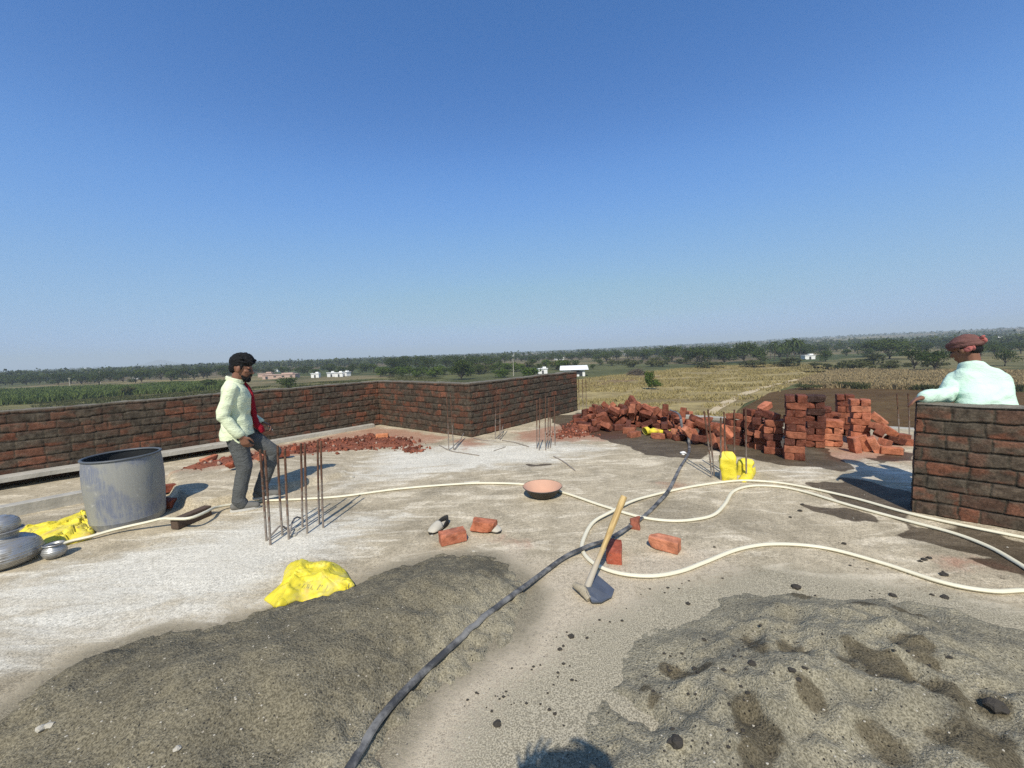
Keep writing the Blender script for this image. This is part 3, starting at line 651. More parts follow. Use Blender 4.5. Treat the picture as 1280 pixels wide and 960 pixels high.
def stack(px, py, n, yaw, back=0.0, per=2, label='', group='', pal=WETB, jit=.012, skip=(), z0=0.0, alt=True, darktop=None):
    """courses of paired bricks; front face centre at the pixel; yaw = direction of the front face"""
    p = G2(px, py); d = np.array([math.sin(rad(yaw)), math.cos(rad(yaw))]); nb = np.array([-d[1], d[0]])
    if nb @ np.array([0.5, 1]) < 0: nb = -nb
    c = p + nb * (BL / 2 + back); a = math.atan2(d[1], d[0])
    for k in range(n):
        for s in (-.5, .5):
            if (k, s) in skip: continue
            if (k % 2 == 0) == alt: q = c + d * s * (BW + .008); r = a + math.pi / 2     # headers towards us
            else: q = c + nb * s * (BW + .008); r = a                                    # stretchers
            q = q + np.array([random.gauss(0, jit), random.gauss(0, jit)]) * .6
            pl = darktop if (darktop and k >= n - 3 and k != n - 2) else pal
            brick((q[0], q[1], z0 + BT * (k + .5) * 1.0 + .004), (random.gauss(0, .012), random.gauss(0, .012), r + random.gauss(0, .045)), label, pl, group)
YW = 122
stack(993, 576, 9, YW, label='brick in the tallest neat stack at the middle of the roof edge', group='bricks in the tallest stack')
stack(1019, 560, 8, YW, label='brick in the stack with blackened courses behind the lowest four-course stack', group='bricks in the blackened stack', darktop=DARKB)
stack(1042, 559, 4, YW, label='orange brick in the lowest stack, four courses high', group='bricks in the lowest stack', pal=DRY)
stack(1075, 556, 7, YW, label='orange brick in the front tall stack beside the tumbled pieces', group='bricks in the front tall stack', pal=DRY)
stack(1056, 545, 7, YW, label='brick in the dark stack tucked behind the front tall stack', group='bricks in the dark rear stack', pal=WETB)
stack(1040, 546, 5, YW, label='brick in the shaded row between the blackened and the lowest stack', group='bricks in the shaded row', pal=WETB, skip=((4, .5),))
# rough half-stacked row between the heap and the tallest stack
ROW = [(884, 553, 3), (899, 553, 2), (915, 556, 3), (929, 558, 4), (941, 561, 5), (954, 564, 5), (967, 568, 5)]
for i, (px, py, n) in enumerate(ROW):
    stack(px, py, n, YW + random.uniform(-14, 14), label='wet brick in the rough half-stacked row behind the bars with the yellow sack', group='bricks in the rough row', jit=.03, alt=bool(i % 2), per=2)
    stack(px, py, max(1, n - 1), YW + random.uniform(-10, 10), back=.26, label='wet brick in the rough half-stacked row behind the bars with the yellow sack', group='bricks in the rough row', jit=.03, alt=bool((i + 1) % 2))
def loose(px, py, z, rot, label, pal=DRY, me=None, group=None):
    p = G(px, py, z); return brick((p[0], p[1], p[2]), rot, label, pal, group, me)
g_ = 'bricks leaning on the rough row'; lab_ = 'loose brick leaning or lying askew on the rough half-stacked row'
for i, (px, py, n) in enumerate(ROW):
    q = G2(px, py) + np.array([.04, .13])
    brick((q[0], q[1], BT * n + .05), (random.uniform(-.12, .12), random.uniform(-.2, .2), random.uniform(0, 3.1)), lab_, WETB, g_)
    if i in (2, 5): brick((q[0] + .06, q[1] + .02, BT * n + .135), (random.uniform(-.2, .2), random.uniform(-.5, .5), random.uniform(0, 3.1)), lab_, WETB + DRY, g_)
for px, py, z, r in ((868, 545, .11, (.25, 1.25, -.5)), (874, 548, .10, (1.5, .25, .3)), (860, 541, .16, (.2, .9, .3)), (893, 551, .11, (.2, 1.2, -.8)), (903, 556, .105, (.15, 1.3, -.4)), (907, 540, .27, (.3, .85, -.7)), (878, 530, .30, (.2, .35, -.6)), (866, 530, .28, (.3, .2, .5)), (871, 524, .36, (.2, .4, .2))):
    loose(px, py, z, r, lab_, DRY if random.random() < .55 else WETB, group=g_)
# tumbled bricks in front of and beside the front tall stack
TUM = [((1068, 556), .105, (.15, 1.35, .2), 'upright orange brick leaning at the left front of the front tall stack'),
       ((1081, 554), .11, (.3, 1.25, -.5), 'second leaning orange brick, behind the upright one at the front tall stack'),
       ((1093, 556), .105, (.35, 1.1, -.35), 'tilted orange brick standing on edge in front of the front tall stack'),
       ((1114, 563), .05, (0, 0, -.55), 'orange brick lying flat at the front right of the tumbled pieces'),
       ((1106, 553), .10, (.2, .25, .5), 'pale brick lying across others right of the front tall stack'),
       ((1098, 524), .36, (.2, .75, -.5), 'tilted brick perched high at the right flank of the front tall stack'),
       ((1110, 538), .22, (.3, .6, -.2), 'brick sliding down the right flank of the front tall stack'),
       ((1099, 541), .22, (.5, .3, .9), 'shaded brick half buried under the sliding brick'),
       ((1119, 549), .09, (.15, .3, -.3), 'dark brick lying behind the flat front brick at the roof edge'),
       ((1130, 552), .05, (0, .08, -.5), 'dark red brick lying by the two thin bars at the roof edge'),
       ((1126, 546), .12, (.1, .1, .2), 'dark red brick on top of the one by the two thin bars'),
       ((1096, 534), .28, (.1, .4, .4), 'brown brick wedged against the front tall stack')]
for (px, py), z, r, lab in TUM: loose(px, py, z, r, lab, WETB if 'dark' in lab or 'shaded' in lab or 'brown' in lab else DRY)  # shaded brick takes the darker palette as well, its shade put into the colour

# bricks lying about on the deck
def lay(px, py, yaw, label, me=None, tilt=(0, 0), pal=DRY, hz=BT / 2, rot=None):
    p = Gs(px, py); return brick((p[0], p[1], p[2] + hz), rot or (tilt[0], tilt[1], rad(yaw)), label, pal, None, me)
lay(566, 677, 22, 'dusty red brick in front of the left shoe', BRM[1])
lay(605, 664, -20, 'pale worn brick resting against the right shoe', BRM[3], hz=.055)
lay(768, 696, 72, 'red brick just right of the hoe handle, crossed by its shadow', BRM[5], hz=.04, pal=[(.37, .10, .06)])
lay(831, 686, -38, 'lone brick with a chipped top, inside the big hose loop', BRM[2])
lay(794, 659, -20, 'small broken brick beside the black hose', HALF[3], pal=[(.24, .085, .055)], hz=.04)
o = tag(mk('timber_block', *(lambda m: (m.V, m.F))(MB().box((0, 0, 0), (.34, .085, .10))), M['oldbar']), 'dark weathered timber block under the cream hose, right of the drum', 'block')
bv = o.modifiers.new('b', 'BEVEL'); bv.width = .008; bv.segments = 2
pa, pb = Gs(222, 661), Gs(258, 645); o.location = ((pa[0] + pb[0]) / 2, (pa[1] + pb[1]) / 2, .055); o.rotation_euler = (0, 0, math.atan2(pb[1] - pa[1], pb[0] - pa[0]))
lay(478, 549, 12, 'bright orange whole brick on the red rubble near the parapet corner', BRM[4], hz=.06, pal=[(.52, .22, .11)])
for i, (px, py, yw, lab) in enumerate(((246, 590, 60, 'red half brick at the left end of the rubble strip'), (268, 586, 20, 'broken brick on the rubble strip left of the walking man'), (283, 581, 35, 'red brick on the rubble strip just behind the walking man'),
                      (262, 580, 70, 'tilted brick against the pale ledge behind the rubble strip'), (290, 588, 15, 'long red brick below the ledge by the walking man'), (352, 573, 40, 'red brick on the rubble right of the walking man'),
                      (374, 566, 75, 'broken brick behind the left bars, on the rubble'), (327, 577, 10, 'pale pink brick between the legs of the walking man'), (205, 618, 50, 'red half brick in the gap between drum and step'), (210, 637, 10, 'broken red brick low beside the drum'))):
    lay(px, py, yw, lab, (BRM + HALF)[(i * 5) % 12], (random.uniform(-.2, .2), random.uniform(-.3, .3)), DRY if 'pale' in lab else [(.27, .08, .045), (.21, .065, .04)], hz=.07)
# red rubble strip (crushed brick): mound with chunks
def rubble(name, poly, n, hmax, label, szs=(.008, .036)):
    P = np.array(gp(poly, .05)); x0, y0 = P.min(0) - .1; x1, y1 = P.max(0) + .1; st = .025
    xs = np.arange(x0, x1, st); ys = np.arange(y0, y1, st); X, Y = np.meshgrid(xs, ys, indexing='ij')
    d = psdf(P, X, Y) + (fbm(X * 5, Y * 5, 101, 3) - .5) * .25
    Zb = deckz(X, Y); Z = Zb + hmax * sstep(0, .22, d) * (.35 + 1.1 * fbm(X * 6, Y * 6, 104, 4)) + np.minimum(d, 0) * .3 - .006
    col = np.stack([.12 + .13 * fbm(X * 14, Y * 14, 111, 3)] * 3, -1) * np.array((1, .36, .21))
    q = gridfaces(len(xs), len(ys)); q = q[(d > -.1).ravel()[q].all(1)]
    V = [np.stack([X, Y, Z], -1).reshape(-1, 3)]; C_ = [col.reshape(-1, 3)]; F_ = [q]; off = len(V[0]); rs = np.random.RandomState(5)
    cube = np.array([(a, b, c) for a in (-1, 1) for b in (-1, 1) for c in (-1, 1)], float); cf = np.array([(0, 1, 3, 2), (4, 6, 7, 5), (0, 4, 5, 1), (2, 3, 7, 6), (0, 2, 6, 4), (1, 5, 7, 3)])
    k = 0
    while k < n:
        i, j = rs.randint(len(xs)), rs.randint(len(ys))
        if d[i, j] < rs.uniform(-.16, .1): continue
        s = rs.uniform(*szs) * rs.uniform(.4, 1); R_ = np.array(Euler(rs.uniform(0, 6, 3)).to_matrix())
        v = (cube * (1 + rs.uniform(-.35, .35, cube.shape))) * s * np.array([1, .75, .55]); v = v @ R_.T + np.array([xs[i], ys[j], max(Z[i, j], Zb[i, j]) + s * .3])
        cc = np.array((.20, .068, .04)) * rs.uniform(.4, 1.5) if rs.rand() < .94 else np.array((.36, .25, .19))
        V.append(v); C_.append(np.tile(cc, (8, 1))); F_.append(cf + off); off += 8; k += 1
    o = mk(name, np.concatenate(V), np.concatenate(F_), M['rubble'], col=np.concatenate(C_))
    return tag(o, label, 'rubble', kind='stuff')
rubble('brick_rubble', [(212, 590), (250, 592), (300, 583), (360, 570), (420, 562), (500, 556), (522, 548), (470, 540), (400, 548), (300, 568), (240, 580)], 800, .055, 'strip of crushed red brick along the foot of the left parapet')
rubble('brick_rubble', [(688, 540), (700, 545), (735, 541), (745, 530), (730, 522), (715, 528)], 320, .06, 'crushed red brick at the left foot of the long tumbled heap')
rubble('mortar_rubble', [(496, 559), (515, 563), (528, 560), (526, 554), (505, 554)], 90, .05, 'small mound of broken mortar lumps before the parapet corner')

# ------------------------------------------------------------------ starter bars
def rebar(bx, by, tx, ty, label, r=.0085, z0=0.0, curve=0.0, name='steel_bar', group=None):
    b = Gs(bx, by); b[2] += z0; t = up_from(b, tx, ty); m = MB(); pts = []
    sd = np.array([random.uniform(-1, 1), random.uniform(-1, 1), 0]) * curve
    for k in range(9):
        f = k / 8; pts.append(b * (1 - f) + t * f + sd * math.sin(math.pi * f) + (np.array([0, 0, -.04]) if k == 0 else 0))
    m.tube(pts, r, 8); o = m.build(name, M['steel'], smooth=True)
    return tag(o, label, 'steel bar', group)
ORD = ['first', 'second', 'third', 'fourth', 'fifth', 'sixth', 'seventh', 'eighth']
cl = [(333, 676, 325, 562), (338, 681, 331, 563), (353, 669, 347, 557), (361, 674, 356, 561), (378, 659, 376, 554), (384, 667, 381, 555), (399, 655, 397, 550), (404, 660, 401, 551)]
for k, c in enumerate(cl): rebar(*c, f'rusty upright bar, {ORD[k]} from left of the eight in front of the walking man', .0095, curve=.006)
cr = [(890, 597, 880, 514), (893, 595, 885, 512), (901, 600, 901, 522), (906, 594, 905, 515), (918, 599, 918, 512), (933, 598, 932, 509)]
for k, c in enumerate(cr): rebar(*c, f'dusty upright bar, {ORD[k]} from left of the six round the yellow sack', .0095, curve=.008)
cm = [(671, 561, 671, 500), (674, 563, 675, 497), (682, 563, 682, 496), (685, 561, 686, 497), (688, 560, 687, 499), (694, 557, 693, 495)]
for k, c in enumerate(cm): rebar(*c, f'thin upright bar, {ORD[k]} from left of the six in front of the parapet end', .0085, curve=.008)
for k, c in enumerate([(724, 513, 723, 473), (729, 513, 728, 474), (733, 512, 732, 475)]): rebar(*c, f'upright bar, {ORD[k]} from left of the three just past the parapet end', .008, curve=.004)
for k, c in enumerate([(1124, 543, 1121, 492), (1137, 549, 1135, 492)]): rebar(*c, f'thin upright bar, {ORD[k]} of the two at the roof edge by the right wall', .0085, curve=.008)
for k, c in enumerate([(561, 563, 558, 490), (567, 562, 563, 491), (619, 549, 621, 487), (625, 550, 625, 486)]): rebar(*c, f'rusty upright bar, {ORD[k]} from left of the four standing before the jutting corner', .0085, curve=.006)
def bar_path(pp, label, r=.008, zz=None):
    P = [Gs(x, y) + np.array([0, 0, r + (zz[i] if zz else 0)]) for i, (x, y) in enumerate(pp)]
    m = MB(); m.tube(crom(P, .06), r, 8); return tag(m.build('steel_bar', M['steel'], smooth=True), label, 'steel bar')
bar_path([(549, 557), (563, 564), (580, 567), (599, 570)], 'bar bent down along the deck below the jutting corner')
bar_path([(592, 548), (605, 551), (620, 552)], 'short bar lying from the jutting corner to the second pair of bars')
bar_path([(628, 551), (645, 554), (661, 559)], 'bar lying on the deck right of the second pair of bars')
bar_path([(692, 571), (705, 578), (719, 589)], 'black rod lying alone on the deck in front of the six bars')
bar_path([(568, 563), (574, 556), (580, 549)], 'bent bar leaning at the foot of the jutting corner', zz=[0, .04, .10])
bar_path([(622, 549), (627, 545), (629, 540)], 'bent hooked bar at the foot of the second pair of bars', zz=[0, .06, .12])
bar_path([(617, 564), (626, 561), (632, 559)], 'short straight rod lying before the jutting corner', r=.006)
bar_path([(335, 678), (345, 671), (352, 666), (358, 662)], 'hooked tie bar at the foot of the left eight bars', zz=[.02, .05, .06, .0])
bar_path([(362, 672), (366, 662), (372, 655), (380, 653)], 'second hooked tie bar at the foot of the left eight bars', zz=[.0, .06, .06, .02])

# ------------------------------------------------------------------ hoses
def hose(name, pp, r, flat, mat, label, lift=None):
    P = []
    for i, e in enumerate(pp):
        x, y = e[:2]; q = Gs(x, y); q = G(x, y, q[2] + r * flat + (e[2] if len(e) > 2 else 0)); P.append(q)
    C_ = crom(P, .035); out = []
    zz_ = np.array([max(q[2], gz(q[0], q[1]) + r * flat * .9) for q in C_]); k_ = 9
    zs_ = np.convolve(np.pad(zz_, k_, mode='edge'), np.ones(2 * k_ + 1) / (2 * k_ + 1), mode='valid')
    out = [(q[0], q[1], max(z_, gz(q[0], q[1]) + r * flat * .3)) for q, z_ in zip(C_, zs_)]
    m = MB(); m.tube(out, r, 10, flat); o = m.build(name, mat, smooth=True); return tag(o, label, 'hose')
hose('garden_hose', [(54, 690), (85, 678, .01), (112, 671, .02), (150, 661, .03), (200, 650.5, .07), (215, 647, .112), (236, 642, .118), (256, 638, .11), (272, 635.5, .03), (300, 631, .0), (330, 626), (380, 624), (430, 620), (500, 611), (560, 606), (605, 604), (660, 606), (705, 616), (752, 632), (800, 646), (840, 651), (872, 649),
     (893, 643), (906, 630), (917, 614), (940, 607.5), (975, 608.5), (1010, 616), (1060, 631), (1130, 650), (1190, 666), (1235, 683), (1270, 702), (1300, 722), (1330, 744), (1345, 762), (1320, 752), (1285, 738), (1240, 739), (1180, 729), (1100, 703), (1030, 685), (970, 680), (925, 686), (880, 703), (850, 714),
     (815, 720), (775, 717), (745, 706), (729, 690), (729, 675, .0), (741, 655, .0), (765, 637, .04), (800, 624), (850, 611, .0), (900, 603), (935, 601), (985, 605), (1060, 621), (1130, 640), (1200, 656), (1290, 674), (1400, 695)], .0165, .8, M['hose_cream'],
     'long cream hose looping across the deck from the drum to the right wall')
hose('delivery_hose', [(380, 1040), (415, 990), (436, 957), (470, 907), (520, 852), (580, 800), (640, 746), (700, 702), (735, 682, .035), (762, 671, .05), (795, 654, .0), (822, 630), (838, 608, .04), (850, 585), (861, 566), (861, 553), (857, 546, .06), (854, 536, .20), (852, 527, .30), (850, 519, .36), (845, 515, .34), (838, 513, .28)], .0195, .62, M['hose_dark'],
     'black dusty hose running from the foreground up over the brick heap')
# couplings on the cream hose
p = Gs(590, 605); m = MB(); m.tube([p + np.array([-.09, -.01, .014]), p + np.array([.09, .012, .014])], .021, 10)
tag(m.build('hose_joint', M['slip_pale'], smooth=True), 'pale wrapped joint on the cream hose behind the shoes', 'hose joint')

# ------------------------------------------------------------------ pan, hoe, drum, pots
p = Gs(680, 627); p[1] += .16; t = empty('mortar_pan', (p[0], p[1], gz(p[0], p[1])), rad(20), label='shallow iron pan coated with pinkish dust on the cream hose', cat='pan')
m = MB(); m.lathe([(.0, .012), (.10, .012), (.135, .03), (.195, .105), (.207, .112)], 56); m.build('pan_inside', M['pan_in'], t, True)
m = MB(); m.lathe([(.0, .0), (.105, .0), (.14, .02), (.203, .102), (.211, .109), (.207, .1145)], 56); m.build('pan_shell', M['pan'], t, True)

hb = Gs(735, 741); ht = np.array([hb[0] + .26, 0, 0]); q = ray(783, 618)
tt = 2.66; ht = CAM + tt * q
t = empty('hoe', (0, 0, 0), label='hoe with wooden handle standing on its flat steel blade', cat='hoe')
hd = (ht - hb); hl = np.linalg.norm(hd); hdn = hd / hl
m = MB(); pts = []; rr = []
for k in range(15):
    f = k / 14; wob = np.array([.006 * math.sin(f * 5), .004 * math.cos(f * 7), 0]); pts.append(tuple(np.array([0, 0, hl * f - .05]) + wob)); rr.append(.019 + .003 * math.sin(f * 9 + 1) + (.004 if f > .9 else 0))
m.tube(pts, rr, 12); o = m.build('handle', M['wood'], t, True)
o.location = hb + np.array([0, 0, .035]); o.rotation_mode = 'QUATERNION'; o.rotation_quaternion = Vector(hdn).to_track_quat('Z', 'Y')
# blade: a thick curved sheet spreading to the right of the socket
B0 = Gs(737, 740); Bp = [Gs(x, y) for x, y in ((740, 723), (752, 727), (768, 741), (765, 750), (752, 757), (740, 757), (733, 750), (732, 740))]
m = MB(); top = [(p_[0], p_[1], gz(p_[0], p_[1]) + (.05 if i in (0, 7, 6) else .018)) for i, p_ in enumerate(Bp)]; n = len(top)
V = [tuple(np.array(v) + np.array([0, 0, .006])) for v in top] + top
m.add(V, [tuple(range(n)), tuple(range(2 * n - 1, n - 1, -1))] + [(i, n + i, n + (i + 1) % n, (i + 1) % n) for i in range(n)]); m.build('blade', M['blade'], t)
s0, s1 = Gs(719, 737), Gs(737, 753); m = MB(); m.tube([s0 + np.array([0, 0, .03]), (s0 + s1) / 2 + np.array([0, 0, .045]), s1 + np.array([0, 0, .02])], [.022, .030, .02], 12, .9); m.build('socket', M['mud'], t, True)

dc = G(160, 668); c0 = G2(106, 650); ctr = np.array([-3.90, 3.84])
t = empty('plastic_drum', (ctr[0], ctr[1], .0), label='cut-down faded blue grey plastic drum full of water marks, open on top', cat='drum')
R0 = .296; prof = [(0, .004), (R0 * .90, .0), (R0 * .93, .02), (R0 * .945, .06), (R0 * .955, .065), (R0 * .95, .075), (R0 * .985, .25), (R0 * 1.01, .42), (R0 * 1.0, .56), (R0 * .965, .665)]
m = MB(); m.lathe(prof, 64); o = m.build('drum_body', M['drum'], t, True)
m = MB(); m.lathe([(R0 * .965, .664), (R0 * .955, .64), (R0 * .985, .45), (R0 * .97, .3)], 64); m.build('drum_inside', M['darkin'], t, True)  # inner wall is near black, unlike the paler outer skin
m = MB(); rp = []
for k in range(9): a = math.pi * 2 * k / 8; rp.append((R0 * .965 + .013 * math.cos(a), .668 + .011 * math.sin(a)))
m.lathe(rp, 64); m.build('rim', M['drumrim'], t, True)
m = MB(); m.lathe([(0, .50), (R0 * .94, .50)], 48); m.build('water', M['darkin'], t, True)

pc = np.array([-4.10, 3.02])
t = empty('metal_pot', (pc[0], pc[1], gz(pc[0], pc[1])), label='large round-bellied aluminium water pot at the left edge', cat='pot')
m = MB(); m.lathe([(0, 0), (.125, .0), (.15, .008), (.192, .04), (.2035, .07), (.2055, .072), (.2055, .076), (.2065, .12), (.2035, .124), (.2, .145), (.172, .185), (.165, .188), (.13, .212), (.098, .224), (.088, .236), (.088, .25), (.10, .272), (.122, .282), (.116, .286), (.085, .265), (.08, .24)], 56); m.build('pot_body', M['alu'], t, True)
m = MB(); m.lathe([(.2065, .094), (.2115, .099), (.2065, .104)], 56); m.build('belly_band', M['alu'], t, True)
t = empty('metal_bowl', (pc[0], pc[1], gz(pc[0], pc[1]) + .272), label='upturned aluminium vessel capping the large pot', cat='pot')
m = MB(); m.lathe([(.094, .0), (.104, .02), (.107, .055), (.100, .085), (.074, .112), (.044, .122), (.040, .128), (0, .130)], 48); m.build('bowl_body', M['alu'], t, True)
m = MB(); m.lathe([(.092, .0), (.105, .005), (.095, .012)], 48); m.build('bowl_rim', M['alu'], t, True)
p = G2(70, 703); p = p * 1.03; t = empty('metal_cup', (p[0], p[1], gz(p[0], p[1])), label='small round aluminium water cup beside the large pot', cat='cup')
m = MB(); m.lathe([(0, 0), (.04, 0), (.065, .02), (.075, .05), (.066, .08), (.052, .092), (.05, .1), (.062, .114), (.058, .114), (.046, .1), (.05, .09)], 40); m.build('cup_body', M['alu'], t, True)
m = MB(); m.lathe([(.058, .112), (.065, .115), (.060, .119)], 40); m.build('cup_lip', M['alu'], t, True)

# ------------------------------------------------------------------ yellow sacks
def sack(poly, hump, label, z=None, seed=0, crease=.03, rise=None, name='yellow_sack', pz=.03, folds=()):
    P = [np.array(G(x, y, (pz if len((x, y)) == 2 else 0))) for x, y in poly]
    P = crom(P + [P[0]], .02)[:-1]; P = np.array(P)[:, :2]; c = P.mean(0); nb = len(P); nr = 26
    V = []; fr = np.linspace(0, 1, nr)[1:]
    X = c[0] + (P[:, 0] - c[0])[:, None] * fr; Y = c[1] + (P[:, 1] - c[1])[:, None] * fr
    g = np.maximum(deckz(X, Y), np.maximum(heapL(X, Y), heapR(X, Y))) if z is None else np.full(X.shape, z)
    prof = np.clip(1 - fr ** 2.6, 0, 1) ** .75
    rid = 1 - np.abs(2 * fbm(X * 5 + seed, Y * 5, 200 + seed, 3) - 1); rid2 = 1 - np.abs(2 * fbm(X * 13 + seed, Y * 8, 230 + seed, 3) - 1)
    edge = np.clip((1 - fr) / .12, 0, 1)
    cr = (rid ** 9 * 1.0 + rid2 ** 10 * .28 + .9 * fbm(X * 3.5, Y * 3.5, 260 + seed, 2) - .6) * crease
    Z = g + .006 + hump * prof + cr * (.25 + .75 * edge) + .004
    rf = random.Random(seed * 17 + 3); bb0, bb1 = P.min(0), P.max(0); folds = list(folds); segs = [(G2(a0, a1, pz), G2(a2, a3, pz), a4) for a0, a1, a2, a3, a4 in folds]
    for _ in range(9):
        o0 = bb0 + (bb1 - bb0) * np.array([rf.random(), rf.random()]); an_ = rf.uniform(0, 6.28); l_ = rf.uniform(.08, .24); segs.append((o0, o0 + np.array([math.cos(an_), math.sin(an_)]) * l_, rf.uniform(.006, .016)))
    for (a_, b_, dp_) in segs:                                       # a fold: one side stands proud of a sharp crease
        e_ = b_ - a_; L_f = np.linalg.norm(e_); e_ = e_ / L_f
        u_ = (X - a_[0]) * e_[0] + (Y - a_[1]) * e_[1]; v_ = (X - a_[0]) * -e_[1] + (Y - a_[1]) * e_[0] + .012 * np.sin(u_ * 30)
        on = sstep(-.03, .02, u_) * sstep(L_f + .03, L_f - .02, u_); Z = Z + on * dp_ * (np.exp(-np.maximum(v_, 0) / .045) * (v_ > 0) - .8 * np.exp(-(v_ / .007) ** 2))
    Z = np.maximum(Z, g + .006)
    V = np.stack([X, Y, Z], -1); nrr = nr - 1
    vs = V.reshape(-1, 3).tolist(); ci = len(vs); vs.append([c[0], c[1], float(Z[:, 0].mean())])
    lo = len(vs); vs += [[P[i, 0], P[i, 1], float(g[i, -1]) - .004] for i in range(nb)]; cb = len(vs); vs.append([c[0], c[1], float(g[:, 0].mean()) - .004])
    F_ = []
    for i in range(nb):
        j = (i + 1) % nb; F_.append((ci, i * nrr, j * nrr))
        for k in range(nrr - 1): F_.append((i * nrr + k, i * nrr + k + 1, j * nrr + k + 1, j * nrr + k))
        F_.append((i * nrr + nrr - 1, lo + i, lo + j, j * nrr + nrr - 1)); F_.append((lo + i, cb, lo + j))
    o = mk(name, (np.array(vs) - np.array([c[0], c[1], 0])), F_, M['yellow'], smooth=True); o.location = (c[0], c[1], 0)
    return tag(o, label, 'sack')
sack([(329, 738), (338, 730), (351, 718), (357, 702), (372, 695), (392, 697), (409, 694), (425, 699), (436, 712), (443, 724), (440, 730), (426, 729), (405, 738), (375, 744), (352, 756), (345, 757), (340, 746)], .075, 'crumpled empty yellow sack on the crest of the dark sand heap', seed=3, crease=.03, pz=.06, folds=[(376, 699, 369, 722, .02), (352, 727, 384, 723, .03), (365, 727, 351, 746, .025), (380, 727, 441, 722, .022), (398, 700, 405, 722, .012), (414, 704, 409, 716, .01)])
sack([(20, 652), (32, 647), (74, 638), (66, 648), (30, 657)], .04, 'dusty folded yellow sack lying against the grey kerb, behind the big pot', seed=5, crease=.025, pz=.12)
sack([(28, 665), (60, 652), (75, 644), (110, 632), (116, 650), (116, 662), (106, 667), (80, 673), (50, 676)], .06, 'crumpled yellow sack between the big pot and the drum', seed=8, crease=.03, folds=[(60, 660, 90, 652, .03), (78, 678, 108, 645, .035), (40, 666, 70, 660, .025), (100, 640, 112, 660, .02), (55, 680, 85, 665, .03)], pz=.06)
# rolled sack in front of the brick heap: a flattened cone with an open mouth
pm, pe = Gs(806, 544), Gs(846, 541); pm[2] += .07; pe[2] += .03
m = MB(); n = 14; rr = [.085 * (1 - .75 * (k / n) ** .8) * (1 + .16 * math.sin(k * 2.1)) for k in range(n + 1)]
m.tube([pm * (1 - k / n) + pe * (k / n) + np.array([0, 0, .012 * math.sin(k * 1.7)]) for k in range(n + 1)], rr, 18, .75, cap=False)
o = m.build('yellow_sack', M['yellow'], smooth=True); so = o.modifiers.new('s', 'SOLIDIFY'); so.thickness = .004
tag(o, 'rolled yellow sack with open mouth in front of the brick heap', 'sack')
# filled sack standing among the bars, with a second one slumped behind
def stand_sack(px, py, w, dp, h, label, lean=(0, 0), seed=0, pinch=True):
    b = Gs(px, py); m = MB(); nz, ns = 20, 40; V = []
    for k in range(nz + 1):
        f = k / nz; s = (.92 + .14 * math.sin(f * 3.1)) * (1 if f < .8 or not pinch else 1 - .25 * ((f - .8) / .2) ** 2)
        for j in range(ns):
            a = 2 * math.pi * j / ns; ca, sa = math.cos(a), math.sin(a); e = .38
            x = math.copysign(abs(ca) ** e, ca) * w * s; y = math.copysign(abs(sa) ** e, sa) * dp * s * (1 - .75 * max(0, f - .75) / .25)
            q = Vector((x * 6, y * 6, f * h * 7 + seed)); d = mnoise.noise(q) * .008 + .6 * (.5 - 2 * abs(mnoise.noise(Vector((q.x * 2.2, q.y * 2.2, q.z * .5))))) * .018 + (.4 - 2 * abs(mnoise.noise(q * 1.9 + Vector((5, 2, 8))))) * .010 
            V.append((x + ca * d + lean[0] * f, y + sa * d + lean[1] * f, f * h + (mnoise.noise(q * .7) * .02 if k else 0)))
    F_ = [(k * ns + j, k * ns + (j + 1) % ns, (k + 1) * ns + (j + 1) % ns, (k + 1) * ns + j) for k in range(nz) for j in range(ns)] + [tuple(range(ns - 1, -1, -1)), tuple(nz * ns + j for j in range(ns))]
    m.add(V, F_); o = m.build('yellow_sack', M['yellow'], smooth=True); o.location = b; o.rotation_euler = (0, 0, rad(-25)); return tag(o, label, 'sack')
stand_sack(911, 600, .078, .050, .33, 'upright stuffed yellow sack tied among the six bars', (-.02, 0), 3)
o = stand_sack(928, 593, .075, .06, .19, 'slumped yellow sack behind the upright one among the six bars', (.05, .02), 9)
sack([(922, 597), (928, 591), (938, 588), (945, 586), (940, 596), (930, 599)], .05, 'yellow sack corner trailing on the deck right of the six bars', seed=14, crease=.03, pz=.04)
# blue plastic wrap tucked between stacks, white scraps
for px, py, lab in ((958, 560, 'pale blue plastic scrap stuck between the rough row and the tallest stack'), (1013, 556, 'pale blue plastic scrap between the tallest stack and the lowest stack')):
    b = Gs(px, py); m = MB(); V = []; nz, ns = 8, 12
    for k in range(nz + 1):
        for j in range(ns):
            a = 2 * math.pi * j / ns; q = Vector((math.cos(a) * 2, math.sin(a) * 2, k * .7 + px)); r_ = (.035 + .02 * mnoise.noise(q)) * (1.15 - .6 * k / nz)
            V.append((math.cos(a) * r_, math.sin(a) * r_, k * .17 / nz))
    m.add(V, [(k * ns + j, k * ns + (j + 1) % ns, (k + 1) * ns + (j + 1) % ns, (k + 1) * ns + j) for k in range(nz) for j in range(ns)] + [tuple(nz * ns + j for j in range(ns))])
    o = m.build('plastic_scrap', M['bluewrap'], smooth=True); o.location = b; tag(o, lab, 'plastic scrap')
